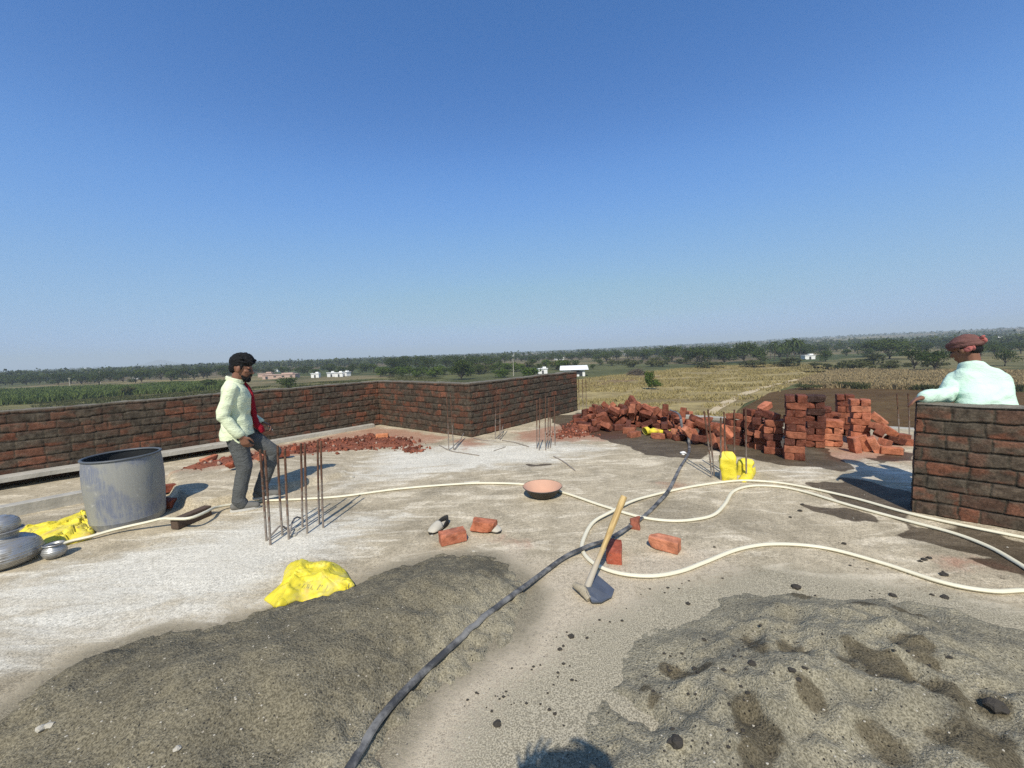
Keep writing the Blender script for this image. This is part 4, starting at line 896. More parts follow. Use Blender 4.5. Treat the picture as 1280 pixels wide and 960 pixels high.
# ------------------------------------------------------------------ shoes
def shoe(px, py, yaw, label):
    b = Gs(px, py); t = empty('slip_on_shoe', b, rad(yaw), label=label, cat='shoe', group='pair of slip-on shoes left on the deck')
    L = .26; out = []
    for k in range(28):
        a = 2 * math.pi * k / 28; x = math.cos(a) * L / 2; w = .046 + .010 * (x / (L / 2)); out.append((x, math.sin(a) * w * (1 + .05 * math.cos(3 * a))))
    m = MB(); m.prism(out, 0, .022); m.build('sole', M['slip_dark'], t)
    m = MB(); m.prism([(x * .93, y * .88) for x, y in out], .0225, .028); m.build('insole', M['slip_pale'], t)
    # closed upper over the toes
    V = []; ns, nk = 12, 11
    for k in range(nk):
        f = k / (nk - 1); x = L / 2 * (.02 + .97 * f); w = (.046 + .01 * f) * math.sqrt(max(0, 1 - f ** 3.2)) + .003; h = .062 * (1 - f ** 2.2 * .62) - .02 * f
        for j in range(ns + 1): a = math.pi * j / ns; V.append((x, math.cos(a) * w, .018 + math.sin(a) ** .8 * h))
    F_ = [(k * (ns + 1) + j, k * (ns + 1) + j + 1, (k + 1) * (ns + 1) + j + 1, (k + 1) * (ns + 1) + j) for k in range(nk - 1) for j in range(ns)]
    m = MB(); m.add(V, F_); o = m.build('upper', M['slip_pale'], t, True); so = o.modifiers.new('s', 'SOLIDIFY'); so.thickness = .004
    V = []; nk = 14
    for k in range(nk + 1):
        a = math.pi * (.5 + k / nk); x = math.cos(a) * L / 2 * 1.0; w = math.sin(a) * .047; hh = .055 * math.sin(math.pi * k / nk) ** .5 + .004
        V += [(x, w, .01), (x * .97, w * .95, .02 + hh)]
    m = MB(); m.add(V, [(2 * k, 2 * k + 2, 2 * k + 3, 2 * k + 1) for k in range(nk)]); o = m.build('heel_counter', M['slip_dark'], t, True); so = o.modifiers.new('s', 'SOLIDIFY'); so.thickness = .005
shoe(549, 661, -118, 'dusty slip-on shoe on the left, pointing at us behind the dusty red brick')
shoe(612, 662, -40, 'dusty slip-on shoe on the right, half hidden by the pale worn brick')

# ------------------------------------------------------------------ clods and chips
def clods(name, spots, mat, label, cat, rs):
    V, F_ = [], []; bm = bmesh.new(); bmesh.ops.create_icosphere(bm, subdivisions=2, radius=1); bv = [v.co.copy() for v in bm.verts]; bf = [[v.index for v in f.verts] for f in bm.faces]; bm.free()
    for (x, y, z, r) in spots:
        o = len(V); ph = Vector((rs.uniform(0, 50), rs.uniform(0, 50), 0)); e = Euler((rs.uniform(0, 6), rs.uniform(0, 6), rs.uniform(0, 6))).to_matrix()
        for v in bv:
            q = e @ (v * (1 + .55 * mnoise.noise(v * 1.6 + ph))); V.append((x + q.x * r, y + q.y * r * .85, z + q.z * r * .55))
        F_ += [[i + o for i in f] for f in bf]
    return tag(mk(name, V, F_, mat), label, cat, kind='stuff')
rs = random.Random(12); sp = []
for px, py, r in ((1181, 747, .022), (1116, 745, .02), (995, 735, .028), (1245, 885, .04), (845, 929, .028), (622, 906, .018), (1155, 700, .018), (1161, 698, .018), (1180, 719, .024), (1165, 744, .012), (860, 755, .014), (1003, 631, .016), (1000, 639, .02), (988, 647, .014), (1055, 680, .016), (893, 684, .01), (700, 812, .012), (714, 796, .018), (835, 735, .01),
                  (880, 800, .012), (905, 838, .012), (868, 836, .012), (1150, 702, .014), (940, 830, .018), (990, 838, .015), (998, 850, .012)):
    p = Gs(px, py); sp.append((p[0], p[1], p[2] + r * .2, r))
for cx, cy, sx, sy, n in ((622, 873, 26, 9, 30), (680, 840, 22, 34, 34), (715, 795, 14, 8, 12), (840, 880, 18, 30, 26), (850, 832, 26, 10, 22), (1095, 742, 40, 6, 14), (940, 800, 14, 16, 24), (1000, 820, 22, 20, 26), (1140, 830, 30, 20, 24), (830, 735, 26, 14, 14), (760, 762, 20, 16, 14), (1100, 690, 60, 25, 16), (930, 905, 20, 40, 30)):
    for _ in range(n // 2):
        p = Gs(cx + rs.gauss(0, sx), cy + rs.gauss(0, sy)); r = rs.uniform(.003, .009); sp.append((p[0], p[1], p[2] + r * .2, r))
clods('mortar_clods', sp, M['clod'], 'dark damp mortar clods scattered over sand and deck', 'clods', rs)
sp = []
for _ in range(420):
    px, py = rs.uniform(0, 1280), 560 + 400 * rs.random() ** .7; p = Gs(px, py)
    if p[1] > 7 or abs(p[0]) > 5: continue
    r = rs.uniform(.0018, .005) * (1 if py > 700 else 1.3); sp.append((p[0], p[1], p[2] + r * .2, r))
for px, py, r in ((222, 937, .014), (52, 912, .02), (62, 908, .018), (368, 548, .02), (440, 597, .03), (366, 670, .03), (372, 662, .025), (592, 690, .014), (540, 670, .012), (866, 540, .02)):
    p = Gs(px, py); sp.append((p[0], p[1], p[2] + r * .3, r))
clods('stone_chips', sp, M['chip'], 'pale stone chips and crumbs strewn over the deck', 'chips', rs)
p = Gs(854, 568); clods('white_scrap', [(p[0], p[1], p[2] + .02, .045)], M['white_wall'], 'white scrap lying by the black hose before the brick heap', 'scrap', rs)['kind'] = 'thing'


M['leaf_far'] = m_leaf('far_green_leaves', (.034, .050, .022), (.085, .105, .042))

# ------------------------------------------------------------------ the plain
def terr(x, y):
    x = np.asarray(x, float); y = np.asarray(y, float)
    r = np.hypot(x, y); az = np.degrees(np.arctan2(x, y))
    A = sstep(8, 58, az) * 30 + sstep(-5, 20, az) * 8
    und = (fbm(x / 420., y / 420., 301, 3) - .5) * 10 * sstep(320, 1500, r)
    return LAND + A * sstep(240, 3200, r) + und * .6
def GT(px, py):
    d = ray(px, py); t = 20.
    for _ in range(4000):
        p = CAM + d * t
        if p[2] <= terr(p[0], p[1]): break
        t *= 1.004
        if t > 9000: break
    lo, hi = t / 1.004, t
    for _ in range(14):
        t = (lo + hi) / 2; p = CAM + d * t
        if p[2] <= terr(p[0], p[1]): hi = t
        else: lo = t
    return CAM + d * hi

def m_land():
    t = NT('open_farmland'); p = t.pos(); sx = t.scale(p, (1, 1, 0))
    wob = t.n('VectorMath', {0: sx, 1: t.scale(t.n('TexNoise', {'Vector': sx, 'Scale': .006, 'Detail': 3.0}).outputs['Color'], (60, 60, 0))}, operation='ADD').outputs[0]
    rot = t.n('VectorRotate', {'Vector': wob, 'Angle': .8}).outputs[0] if False else wob
    v = t.n('TexVoronoi', {'Vector': t.scale(rot, (1, .75, 1)), 'Scale': .0085}); vc = t.n('SeparateColor', {'Color': v.outputs['Color']})
    c = t.ramp(vc.outputs[0], (0, (.135, .105, .06)), (.2, (.17, .14, .075)), (.38, (.095, .10, .042)), (.52, (.20, .165, .085)), (.66, (.115, .085, .052)), (.8, (.075, .09, .035)), (.92, (.24, .20, .10)), interp='CONSTANT')
    n = t.noise(t.scale(p, (1, 1.6, 1)), .05, 6, .65); n2 = t.noise(p, .4, 4, .7)
    c = t.mix(1.0, c, t.mix(t.sm(n, .3, .7), (.66, .68, .64), (1.25, 1.22, 1.15)), 'MULTIPLY')
    c = t.mix(t.math('MULTIPLY', t.sm(t.noise(p, .018, 5, .6), .5, .62), .7), c, (.06, .07, .028))
    c = t.mix(1.0, c, t.mix(t.sm(n2, .3, .7), (.8, .8, .8), (1.15, 1.15, 1.15)), 'MULTIPLY')
    return t.pbr(c, 1.0, t.bump(n2, .5, .3), spec=.1)
def m_field(name, a, b, c3, sx=(1, 1, 1), sc=.12, furrow=None, thr=(.5, .62), amt=.8):
    t = NT(name); p = t.pos(); n = t.noise(t.scale(p, sx), sc, 6, .66, .5); n2 = t.noise(p, 1.4, 4, .7)
    c = t.mix(t.sm(n, .33, .66), a, b); n3 = t.noise(t.scale(p, sx), sc * .37, 5, .6, .8)
    c = t.mix(t.math('MULTIPLY', t.sm(n3, *thr), amt), c, c3)
    c = t.mix(1.0, c, t.mix(t.sm(n2, .25, .75), (.72, .72, .72), (1.22, 1.22, 1.2)), 'MULTIPLY')
    h = n2
    if furrow:
        w = t.n('TexWave', {'Vector': t.n('VectorRotate', {'Vector': p, 'Angle': furrow[0]}).outputs[0], 'Scale': furrow[1], 'Distortion': 2.5, 'Detail': 3.0, 'Detail Scale': 1.0}).outputs['Fac']
        c = t.mix(1.0, c, t.mix(w, (.70, .68, .66), (1.12, 1.12, 1.12)), 'MULTIPLY'); h = t.math('ADD', n2, w)
    return t.pbr(c, 1.0, t.bump(h, .6, .15), spec=.1)

def build_land():
    nr, na = 190, 300
    rr = np.concatenate([np.linspace(0, 30, 4), np.geomspace(45, 8200, nr)]); az = np.radians(np.linspace(-100, 100, na))
    Rg, Ag = np.meshgrid(rr, az, indexing='ij'); X = Rg * np.sin(Ag); Y = Rg * np.cos(Ag) - 0
    Z = terr(X, Y)
    o = mk('ground', np.stack([X, Y, Z], -1).reshape(-1, 3), gridfaces(len(rr), na), m_land(), smooth=True); tag(o, kind='structure', label='open farmland plain running out to the horizon')
    b = MB(); b.add([(-8200, -60, LAND - .02), (8200, -60, LAND - .02), (8200, 5, LAND - .02), (-8200, 5, LAND - .02)], [(0, 1, 2, 3)])
    # far hill
    c = np.array([math.sin(rad(-41.7)), math.cos(rad(-41.7))]) * 6200; n = 40; xs = np.linspace(-900, 900, n)
    Xh, Yh = np.meshgrid(xs, xs, indexing='ij'); q = np.hypot(Xh, Yh)
    Zh = LAND - 12 + 80 * np.exp(-(q / 130) ** 1.2) * (1 + .35 * (fbm(Xh / 160, Yh / 160, 320, 4) - .5)) + 16 * np.exp(-(q / 300) ** 2) - 6 * sstep(700, 900, q)
    o = mk('hill', np.stack([Xh + c[0], Yh + c[1], Zh], -1).reshape(-1, 3), gridfaces(n, n), m_field('far_hill_scrub', (.08, .075, .045), (.13, .115, .065), (.05, .06, .03), sc=.006), smooth=True)
    tag(o, kind='structure', label='small conical hill far off in the haze')
build_land()
SHEETS = []
def sheet(name, pts, mat, dz, label, wig=1.5, sub=None):
    """field lying on the plain; outline surveyed from the photo, densified and slightly ragged"""
    P = [GT(x, y)[:2] if isinstance(x, (int, float)) else x for x, y in pts]; out = []; n = len(P)
    for i in range(n):
        a, b = np.array(P[i]), np.array(P[(i + 1) % n]); k = max(1, min(60, int(np.linalg.norm(b - a) / 3)))
        for j in range(k): out.append(a + (b - a) * j / k)
    out = np.array(out); d = (vn(out[:, 0] * .3, out[:, 1] * .3, 8)[:, None] - .5) * wig; out = out + d
    P3 = [(x, y, float(terr(x, y)) + dz) for x, y in out]
    bm = bmesh.new(); vs = [bm.verts.new(p) for p in P3]; f = bm.faces.new(vs); bmesh.ops.triangulate(bm, faces=[f]); bmesh.ops.recalc_face_normals(bm, faces=bm.faces[:])
    me = bpy.data.meshes.new(name); bm.to_mesh(me); bm.free(); o = link(name, me, mat); tag(o, kind='structure', label=label); SHEETS.append(out); return out
NEARL = [np.array([2.5, 11.]), np.array([8, 8.])]
yel = sheet('dry_field', [(700, 478), (724, 474), (800, 466), (880, 458), (1000, 455), (1055, 461), (1002, 477), (930, 505), (905, 535), (760, 545), (690, 540)], m_field('sunburnt_grass_field', (.23, .18, .085), (.37, .295, .135), (.17, .128, .064), (1, 2.6, 1), .09, thr=(.5, .62)), .03, 'sunburnt yellow grass field beyond the brick heap')
sheet('bare_strip', [(724, 479), (800, 471), (845, 470), (760, 480), (726, 487)], m_field('bare_reddish_soil', (.19, .125, .068), (.24, .165, .09), (.26, .2, .1), (1, 2, 1), .1), .05, 'bare reddish strip of soil beyond the parapet end')
plo = sheet('ploughed_field', [(925, 512), (962, 491), (1000, 484), (1140, 487), (1300, 491), (1400, 540), (1150, 580), (900, 560)], m_field('ploughed_brown_soil', (.108, .066, .038), (.150, .096, .054), (.088, .056, .034), (1, 1, 1), .12, furrow=(Vector((0, 0, 1)) and .75, .35)) if False else m_field('ploughed_brown_soil', (.074, .043, .017), (.106, .063, .026), (.118, .078, .034), (1, 2.2, 1), .10), .04, 'brown ploughed field beyond the right wall')
sheet('scrub_field', [(980, 455), (1060, 448), (1160, 444), (1300, 438), (1330, 462), (1180, 463), (1010, 467)], m_field('dull_green_stubble', (.13, .115, .052), (.19, .165, .075), (.075, .08, .034), (1, 2, 1), .06), .03, 'dull green and brown scrubby field under the right trees')
sheet('verge_strip', [(-60, 512), (120, 498), (300, 486), (420, 476), (520, 470), (560, 474), (470, 490), (300, 510), (100, 530), (-60, 545)], m_field('olive_grass_verge', (.125, .115, .048), (.185, .165, .075), (.085, .095, .035), (1, 2, 1), .12), .03, 'olive grass strip beyond the left parapet')
cropb = sheet('crop_soil', [(-120, 513), (40, 505), (150, 495), (285, 487), (300, 479), (150, 485), (0, 492), (-120, 498)], m_field('crop_bed', (.07, .075, .03), (.1, .11, .045), (.06, .06, .03)), .06, 'soil of the green crop field at left')
# the track
tp = [GT(x, y) for x, y in ((872, 532), (895, 512), (925, 495), (960, 483.5), (1000, 474), (1043, 464.5))]
tc = crom(tp, 2.0); V = []
for i, q in enumerate(tc):
    d = np.array(tc[min(i + 1, len(tc) - 1)]) - np.array(tc[max(i - 1, 0)]); d = d[:2] / np.linalg.norm(d[:2]); nrm = np.array([d[1], -d[0]]); wv = .62 + .5 * (vn(np.array([i * .35]), np.array([3.]), 4)[0] - .5)
    for s in (-1, 0, 1): x, y = q[:2] + nrm * s * wv; V.append((x, y, float(terr(x, y)) + .075 + .02 * (s == 0)))
tag(mk('path', V, gridfaces(len(tc), 3), m_simple('trodden_pale_earth', (.46, .37, .23), 1, .2, .6, .3), smooth=True), kind='structure', label='pale footpath crossing the dry field')

# ------------------------------------------------------------------ blades: crop, tall dry grass, tufts
def blades(name, poly, n, h, w, mat, label, seed, per=5, lean=.35, clump=.6, thin=None):
    rs = np.random.RandomState(seed); P = np.array(poly); lo, hi = P.min(0), P.max(0); pts = []
    while len(pts) < n:
        q = lo + (hi - lo) * rs.rand(4000, 2); k = psdf(P, q[:, 0], q[:, 1]) > 0
        if thin is not None: k &= fbm(q[:, 0] * thin[0], q[:, 1] * thin[0] * thin[2], seed, 3) > thin[1]
        pts += q[k].tolist()
    pts = np.array(pts[:n]); z = terr(pts[:, 0], pts[:, 1]); hm = h * (.65 + .7 * fbm(pts[:, 0] * .12, pts[:, 1] * .12, seed + 3, 3))
    V = np.empty((n, per, 4, 3)); ti = np.empty((n, per))
    for k in range(per):
        a = rs.rand(n) * 6.283; off = rs.randn(n, 2) * clump * .4; b = np.stack([pts[:, 0] + off[:, 0], pts[:, 1] + off[:, 1], z], -1)
        hh = hm * (.6 + .6 * rs.rand(n)); s = np.stack([np.cos(a), np.sin(a), np.zeros(n)], -1) * (w * (.6 + .8 * rs.rand(n)))[:, None]
        ln = rs.randn(n, 2) * lean * hh[:, None]; t = b + np.stack([ln[:, 0], ln[:, 1], hh], -1)
        V[:, k, 0] = b - s; V[:, k, 1] = b + s; V[:, k, 2] = t + s * .35; V[:, k, 3] = t - s * .35; ti[:, k] = np.clip(rs.rand(n) * .8 + .3 * (fbm(pts[:, 0] * .08, pts[:, 1] * .08, seed + 9, 2) - .3), 0, 1)
    F_ = np.arange(n * per * 4).reshape(-1, 4)
    return tag(mk(name, V.reshape(-1, 3), F_, mat, fcol=ti.ravel()), label, 'grass', kind='stuff')
blades('sugarcane', cropb, 9000, 1.7, .20, M['crop'], 'green sugarcane standing beyond the left parapet', 1, 6, .3, 1.0)
tallg = [GT(x, y)[:2] for x, y in ((1000, 478), (1040, 466), (1150, 465), (1330, 466), (1330, 489), (1140, 487), (1005, 485))]
blades('tall_dry_grass', tallg, 11000, .95, .10, M['drygrass'], 'band of tall bleached grass behind the ploughed field', 2, 5, .35, .6)
edgeg = [GT(x, y)[:2] for x, y in ((1005, 485), (1140, 487.5), (1330, 490), (1330, 487.5), (1140, 485.5), (1005, 482.5))]
blades('weed_edge', edgeg, 1600, .8, .12, M['leaf_olive'], 'dark weeds along the edge of the ploughed field', 3, 5, .4, .8, thin=(.2, .45, 1))
blades('grass_tufts', yel, 9000, .42, .08, M['yelgrass'], 'yellow grass tufts across the dry field', 4, 4, .5, .9, thin=(.12, .47, 2.2))
vg = [GT(x, y)[:2] for x, y in ((-60, 512), (120, 498), (300, 486), (420, 476), (520, 470), (560, 474), (470, 486), (300, 500), (100, 518), (-60, 530))]
blades('verge_grass', vg, 6000, .4, .10, M['leaf_olive'], 'low green grass on the strip beyond the left parapet', 5, 4, .5, .9, thin=(.1, .45, 2))

# ------------------------------------------------------------------ trees
def crown_mesh(name, seed, H_, W_, base, nl, leaf, mat, lobes=7, trunk=True, flat=.75, palm=False, bark=None):
    """(trunk mesh, crown mesh): leaves gathered in clumps round limb ends"""
    rs = np.random.RandomState(seed); m = MB(); limbs = []
    tr = H_ * .022 + .05
    fork = base * .85
    m.tube([(0, 0, -.3), (rs.randn() * .06, rs.randn() * .06, fork * .5), (rs.randn() * .12, rs.randn() * .12, fork)], [tr * 1.25, tr, tr * .85], 7)
    cl = []
    for k in range(lobes):
        a = 6.283 * (k + rs.rand() * .7) / lobes; rr_ = W_ * .5 * (.25 + .55 * rs.rand()); z = base + (H_ - base) * (.18 + .66 * rs.rand() ** .8) 
        cr_ = (H_ - base) * (.2 + .14 * rs.rand()) * (1.15 if rs.rand() < .3 else 1)
        p = np.array([math.cos(a) * rr_, math.sin(a) * rr_, z]); cl.append((p, cr_))
        mid = np.array([p[0] * .45, p[1] * .45, fork + (z - fork) * .45])
        m.tube([(0, 0, fork * .92), tuple(mid), tuple(p)], [tr * .6, tr * .4, tr * .15], 5)
    cl.append((np.array([rs.randn() * W_ * .05, rs.randn() * W_ * .05, H_ - (H_ - base) * .25]), (H_ - base) * .26))
    Vs = []; ti = []
    wts = np.array([c[1] ** 2 for c in cl]); wts /= wts.sum()
    for (p, r), wt in zip(cl, wts):
        n = int(nl * wt) + 1; d = rs.randn(n, 3); d /= np.linalg.norm(d, axis=1)[:, None]; q = p + d * (r * (.35 + .75 * rs.rand(n) ** .6))[:, None] * np.array([1.25 * W_ / max(H_ - base, .1) * .62 + .25, 1.25 * W_ / max(H_ - base, .1) * .62 + .25, flat])
        q[:, 2] = np.maximum(q[:, 2], base * .55)
        nn = rs.randn(n, 3) * .8 + d * .6 + np.array([0, 0, .5]); nn /= np.linalg.norm(nn, axis=1)[:, None]
        u = np.cross(nn, rs.randn(n, 3)); u /= np.linalg.norm(u, axis=1)[:, None]; v = np.cross(nn, u); s = leaf * (.55 + .8 * rs.rand(n))[:, None]
        Vs.append(np.stack([q - u * s - v * s * .55, q + u * s * .9 - v * s * .45, q + u * s * .55 + v * s * .6, q - u * s * .75 + v * s * .5], 1)); b = rs.rand() * .4
        ti.append(np.clip(b + rs.rand(n) * .6, 0, 1))
    V = np.concatenate(Vs).reshape(-1, 3); t_ = np.concatenate(ti)
    return m, V, t_
def palm_mesh(seed, H_):
    rs = np.random.RandomState(seed); m = MB(); ln = rs.randn(2) * .5
    m.tube([(0, 0, -.3), (ln[0] * .3, ln[1] * .3, H_ * .4), (ln[0], ln[1], H_ * .82)], [.22, .17, .13], 7)
    V = []; ti = []
    for k in range(24):
        a = rs.rand() * 6.283; el = rs.uniform(-.5, 1.2); L = H_ * .34 * rs.uniform(.8, 1.1); pts = []
        for j in range(6):
            f = j / 5; pts.append(np.array([ln[0] + math.cos(a) * L * f * math.cos(el) , ln[1] + math.sin(a) * L * f * math.cos(el), H_ * .82 + L * (math.sin(el) * f - .75 * f * f)]))
        s = np.array([-math.sin(a), math.cos(a), 0])
        for j in range(5):
            w0, w1 = .42 * (1 - abs(j / 5 - .35)), .42 * (1 - abs((j + 1) / 5 - .35))
            for sg in (-1, 1):
                V += [pts[j], pts[j + 1], pts[j + 1] + s * sg * w1 - np.array([0, 0, w1 * .5]), pts[j] + s * sg * w0 - np.array([0, 0, w0 * .5])]; ti.append(rs.rand())
    return m, np.array(V), np.array(ti)
PROTO = {}
def proto(kind, seed, **k):
    if k.get('palm'): m, V, ti = palm_mesh(seed, k['H_'])
    else: m, V, ti = crown_mesh(kind, seed, k['H_'], k['W_'], k['base'], k['nl'], k['leaf'], k['mat'], k.get('lobes', 7))
    tm = bpy.data.meshes.new('trunk'); tm.from_pydata(m.V, [], m.F); tm.materials.append(M['bark'])
    cm_ = bpy.data.meshes.new('crown'); F_ = np.arange(len(V)).reshape(-1, 4); cm_.from_pydata(V.tolist(), [], F_.tolist()); cm_.materials.append(k['mat'])
    a = cm_.attributes.new('tint', 'FLOAT', 'FACE'); a.data.foreach_set('value', ti.astype(np.float32))
    # one mesh with both, for the far ones
    jm = bpy.data.meshes.new('tree'); o = len(m.V); jm.from_pydata(list(m.V) + V.tolist(), [], list(m.F) + (F_ + o).tolist()); jm.materials.append(k['mat']); jm.materials.append(M['bark'])
    jm.polygons.foreach_set('material_index', np.array([1] * len(m.F) + [0] * len(F_), np.int32)); a = jm.attributes.new('tint', 'FLOAT', 'FACE'); a.data.foreach_set('value', np.concatenate([np.zeros(len(m.F)), ti]).astype(np.float32))
    PROTO.setdefault(kind, []).append((tm, cm_, jm, k['H_']))
for i in range(4):
    proto('broad', 10 + i, H_=7.5, W_=8.5, base=1.0, nl=1500, leaf=.27, mat=M['leaf_dark'], lobes=9)
    proto('round', 20 + i, H_=6.0, W_=5.8, base=.5, nl=1100, leaf=.25, mat=M['leaf_mid'], lobes=7)
    proto('bright', 30 + i, H_=4.0, W_=4.6, base=.5, nl=900, leaf=.22, mat=M['leaf_bright'], lobes=7)
    proto('scrub', 40 + i, H_=2.0, W_=3.8, base=.15, nl=500, leaf=.19, mat=M['leaf_olive'], lobes=6)
    proto('thorn', 50 + i, H_=6.0, W_=7.0, base=1.7, nl=850, leaf=.22, mat=M['leaf_dark'], lobes=8)
for i in range(3): proto('palm', 60 + i, H_=10., palm=True, mat=M['leaf_dark'])
NTREE = [0]
def tree(kind, p, h, label, name='tree', parts=False, group=None, wide=1.0, cat='tree', rz=None):
    tm, cm_, jm, H_ = random.choice(PROTO[kind]); s = h / H_; NTREE[0] += 1
    rz = random.uniform(0, 6.28) if rz is None else rz
    if parts:
        o = empty(name, p, rz); o.scale = (s * wide, s * wide, s)
        a = bpy.data.objects.new('trunk', tm); b = bpy.data.objects.new('crown', cm_)
        for q in (a, b): COL.objects.link(q); q.parent = o
    else:
        o = bpy.data.objects.new(name, jm); COL.objects.link(o); o.location = p; o.rotation_euler = (0, 0, rz); o.scale = (s * wide, s * wide, s)
    return tag(o, label, cat, group)
def tp_(px, py): return GT(px, py)
# the ones that stand out
SOLO = [('broad', 577, 475, 26, 'dark lone tree with a bare trunk above the jutting parapet corner', 'tree', 1.0),
        ('bright', 662, 473, 14, 'bright green bush behind the parapet, left of the white roofed shed', 'bush', 1.7),
        ('bright', 626, 472, 10, 'lower bright green bush left of the larger one behind the parapet', 'bush', 1.8),
        ('round', 361, 487, 16, 'small round bush just above the parapet, right of the walking man', 'bush', 1.25),
        ('round', 262, 487, 13, 'rounded green bush at the right end of the sugarcane', 'bush', 1.5),
        ('scrub', 161, 494, 11, 'lone dark shrub at the front edge of the sugarcane', 'shrub', .8),
        ('thorn', 1143, 464, 28, 'small spreading tree left of the leaning man, with a bare forked trunk', 'tree', 1.0),
        ('thorn', 1168, 467, 30, 'wider dark tree beside the leaning man', 'tree', 1.0),
        ('broad', 1112, 449, 26, 'dense dark tree clump on the right slope', 'tree', 1.35),
        ('broad', 1088, 446, 20, 'smaller dark tree left of the dense right clump', 'tree', 1.2),
        ('thorn', 1256, 458, 21, 'dark tree at the right of the leaning man', 'tree', .9),
        ('scrub', 1091, 456, 13, 'round pale scrub bush in front of the dense right clump', 'shrub', 1.2),
        ('scrub', 1069, 462, 11, 'wide olive scrub bush beyond the tall bleached grass', 'shrub', 1.6),
        ('scrub', 1115, 460, 9, 'low scrub bush right of the wide olive one', 'shrub', 1.2),
        ('round', 1032, 452, 14, 'small tree right of the small cream house', 'tree', .9),
        ('broad', 905, 455, 22, 'dark tree in the belt behind the dry field', 'tree', 1.1),
        ('broad', 930, 453, 26, 'tall dark tree in the belt, left of the palms', 'tree', 1.0),
        ('broad', 872, 456, 22, 'broad dark tree at the left of the belt behind the dry field', 'tree', 1.25),
        ('round', 950, 455, 20, 'round green tree in front of the palms', 'tree', 1.0),
        ('broad', 840, 452, 20, 'dark tree above the path-side bush', 'tree', 1.2),
        ('scrub', 985, 458, 10, 'dark low hedge bush below the palms', 'shrub', 1.9),
        ('scrub', 940, 459, 9, 'dark low hedge bush under the belt of trees', 'shrub', 2.2),
        ('scrub', 885, 460, 8, 'low hedge bush at the far edge of the dry field', 'shrub', 2.2),
        ('scrub', 1008, 487, 7, 'dark weed clump at the corner of the ploughed field', 'shrub', 1.8)]
for kd, px, py, hp, lab, nm, wd in SOLO:
    p = tp_(px, py); dep = (p - CAM) @ Fv; tree(kd, p, hp * dep / FPX, lab, nm, parts=(hp >= 13), wide=wd, cat=nm)
# bush in the dry field: an upright branch and a round skirt
p = tp_(813, 487); t = empty('bush', p, 0, label='green sapling with a round skirt of leaves alone in the dry field', cat='bush')
for kd, sc_, off, nm in (('bright', (.62, .62, .55), (.9, 0, 0), 'crown'), ('bright', (.42, .42, 1.0), (-.3, .2, 0), 'crown')):
    tm, cm_, jm, H_ = PROTO[kd][1 if sc_[2] > .6 else 0]; a = bpy.data.objects.new(nm, cm_); COL.objects.link(a); a.parent = t; a.scale = sc_; a.location = off
a = bpy.data.objects.new('trunk', PROTO['bright'][1][0]); COL.objects.link(a); a.parent = t; a.scale = (.5, .5, .9); a.location = (-.3, .2, 0)
# heap of dry stalks
p = tp_(796, 469); rs_ = np.random.RandomState(4); n = 1100; q = rs_.rand(n); a = rs_.rand(n) * 6.283; r_ = 2.4 * q ** .5; zz = 2.1 * (1 - (r_ / 2.6) ** 2); b = np.stack([np.cos(a) * r_ * 1.2, np.sin(a) * r_, zz * rs_.rand(n)], -1)
d = rs_.randn(n, 3) * np.array([.8, .8, .5]) + np.stack([np.cos(a), np.sin(a), np.full(n, .6)], -1) * .3; d /= np.linalg.norm(d, axis=1)[:, None]; d *= (.5 + .8 * rs_.rand(n))[:, None]; s = np.cross(d, rs_.randn(n, 3)); s *= .06 / np.linalg.norm(s, axis=1)[:, None]
V = np.stack([b - s, b + s, b + d + s * .5, b + d - s * .5], 1).reshape(-1, 3); o = mk('stalk_heap', V, np.arange(n * 4).reshape(-1, 4), M['stick'], fcol=rs_.rand(n)); o.location = p
tag(o, 'brown heap of dry stalks at the far side of the dry field', 'stalk heap')
for i, (px, py, hp) in enumerate([(968, 450, 25), (976, 451, 22), (984, 450, 27), (993, 450, 29), (1000, 449, 25), (989, 452, 21), (963, 449, 20)]):
    p = tp_(px, py); dep = (p - CAM) @ Fv; tree('palm', p, hp * dep / FPX * 1.05, 'palm in the cluster rising above the tree belt left of the cream house', 'palm_tree', parts=True, group='palms in the cluster', cat='palm')
# belts of lesser trees
BELT = [(-30, 483, 290, 472, 30, (5, 7.5), ('broad', 'broad', 'round'), 2.5, 'tree in the dark belt behind the sugarcane'),
        (-30, 478, 300, 466, 26, (5, 8), ('broad', 'round'), 3, 'tree in the second dark belt left of the walking man'),
        (310, 469, 470, 466, 22, (3.5, 6), ('broad', 'round', 'thorn'), 2.5, 'tree among the white houses right of the walking man'),
        (470, 471, 600, 468, 20, (3, 4.6), ('bright', 'round', 'bright'), 2, 'green bush in the row behind the parapet corner'),
        (480, 464, 620, 459, 16, (6, 9), ('broad', 'broad', 'thorn'), 2.5, 'taller dark tree behind the row of green bushes'),
        (590, 466, 720, 460, 18, (3, 5), ('round', 'scrub', 'bright'), 2.5, 'bush left of the white roofed shed'),
        (620, 454, 860, 446, 36, (5, 8), ('broad', 'round'), 3, 'dark tree beyond the white roofed shed'),
        (740, 459, 860, 453, 14, (2, 3.5), ('scrub', 'round'), 2.5, 'low bush beyond the dry field, right of the shed'),
        (845, 449, 1010, 444, 26, (6, 8.5), ('broad', 'broad', 'round'), 3, 'dark tree deep in the belt behind the dry field'),
        (1000, 445, 1300, 436, 24, (4, 6.5), ('broad', 'thorn', 'round'), 4, 'tree scattered on the right slope'),
        (1010, 461, 1180, 459, 12, (1.0, 1.9), ('scrub',), 2, 'low scrub bush scattered before the right trees'),
        (1190, 447, 1300, 440, 10, (3.5, 6), ('thorn', 'broad'), 4, 'tree on the slope behind the leaning man')]
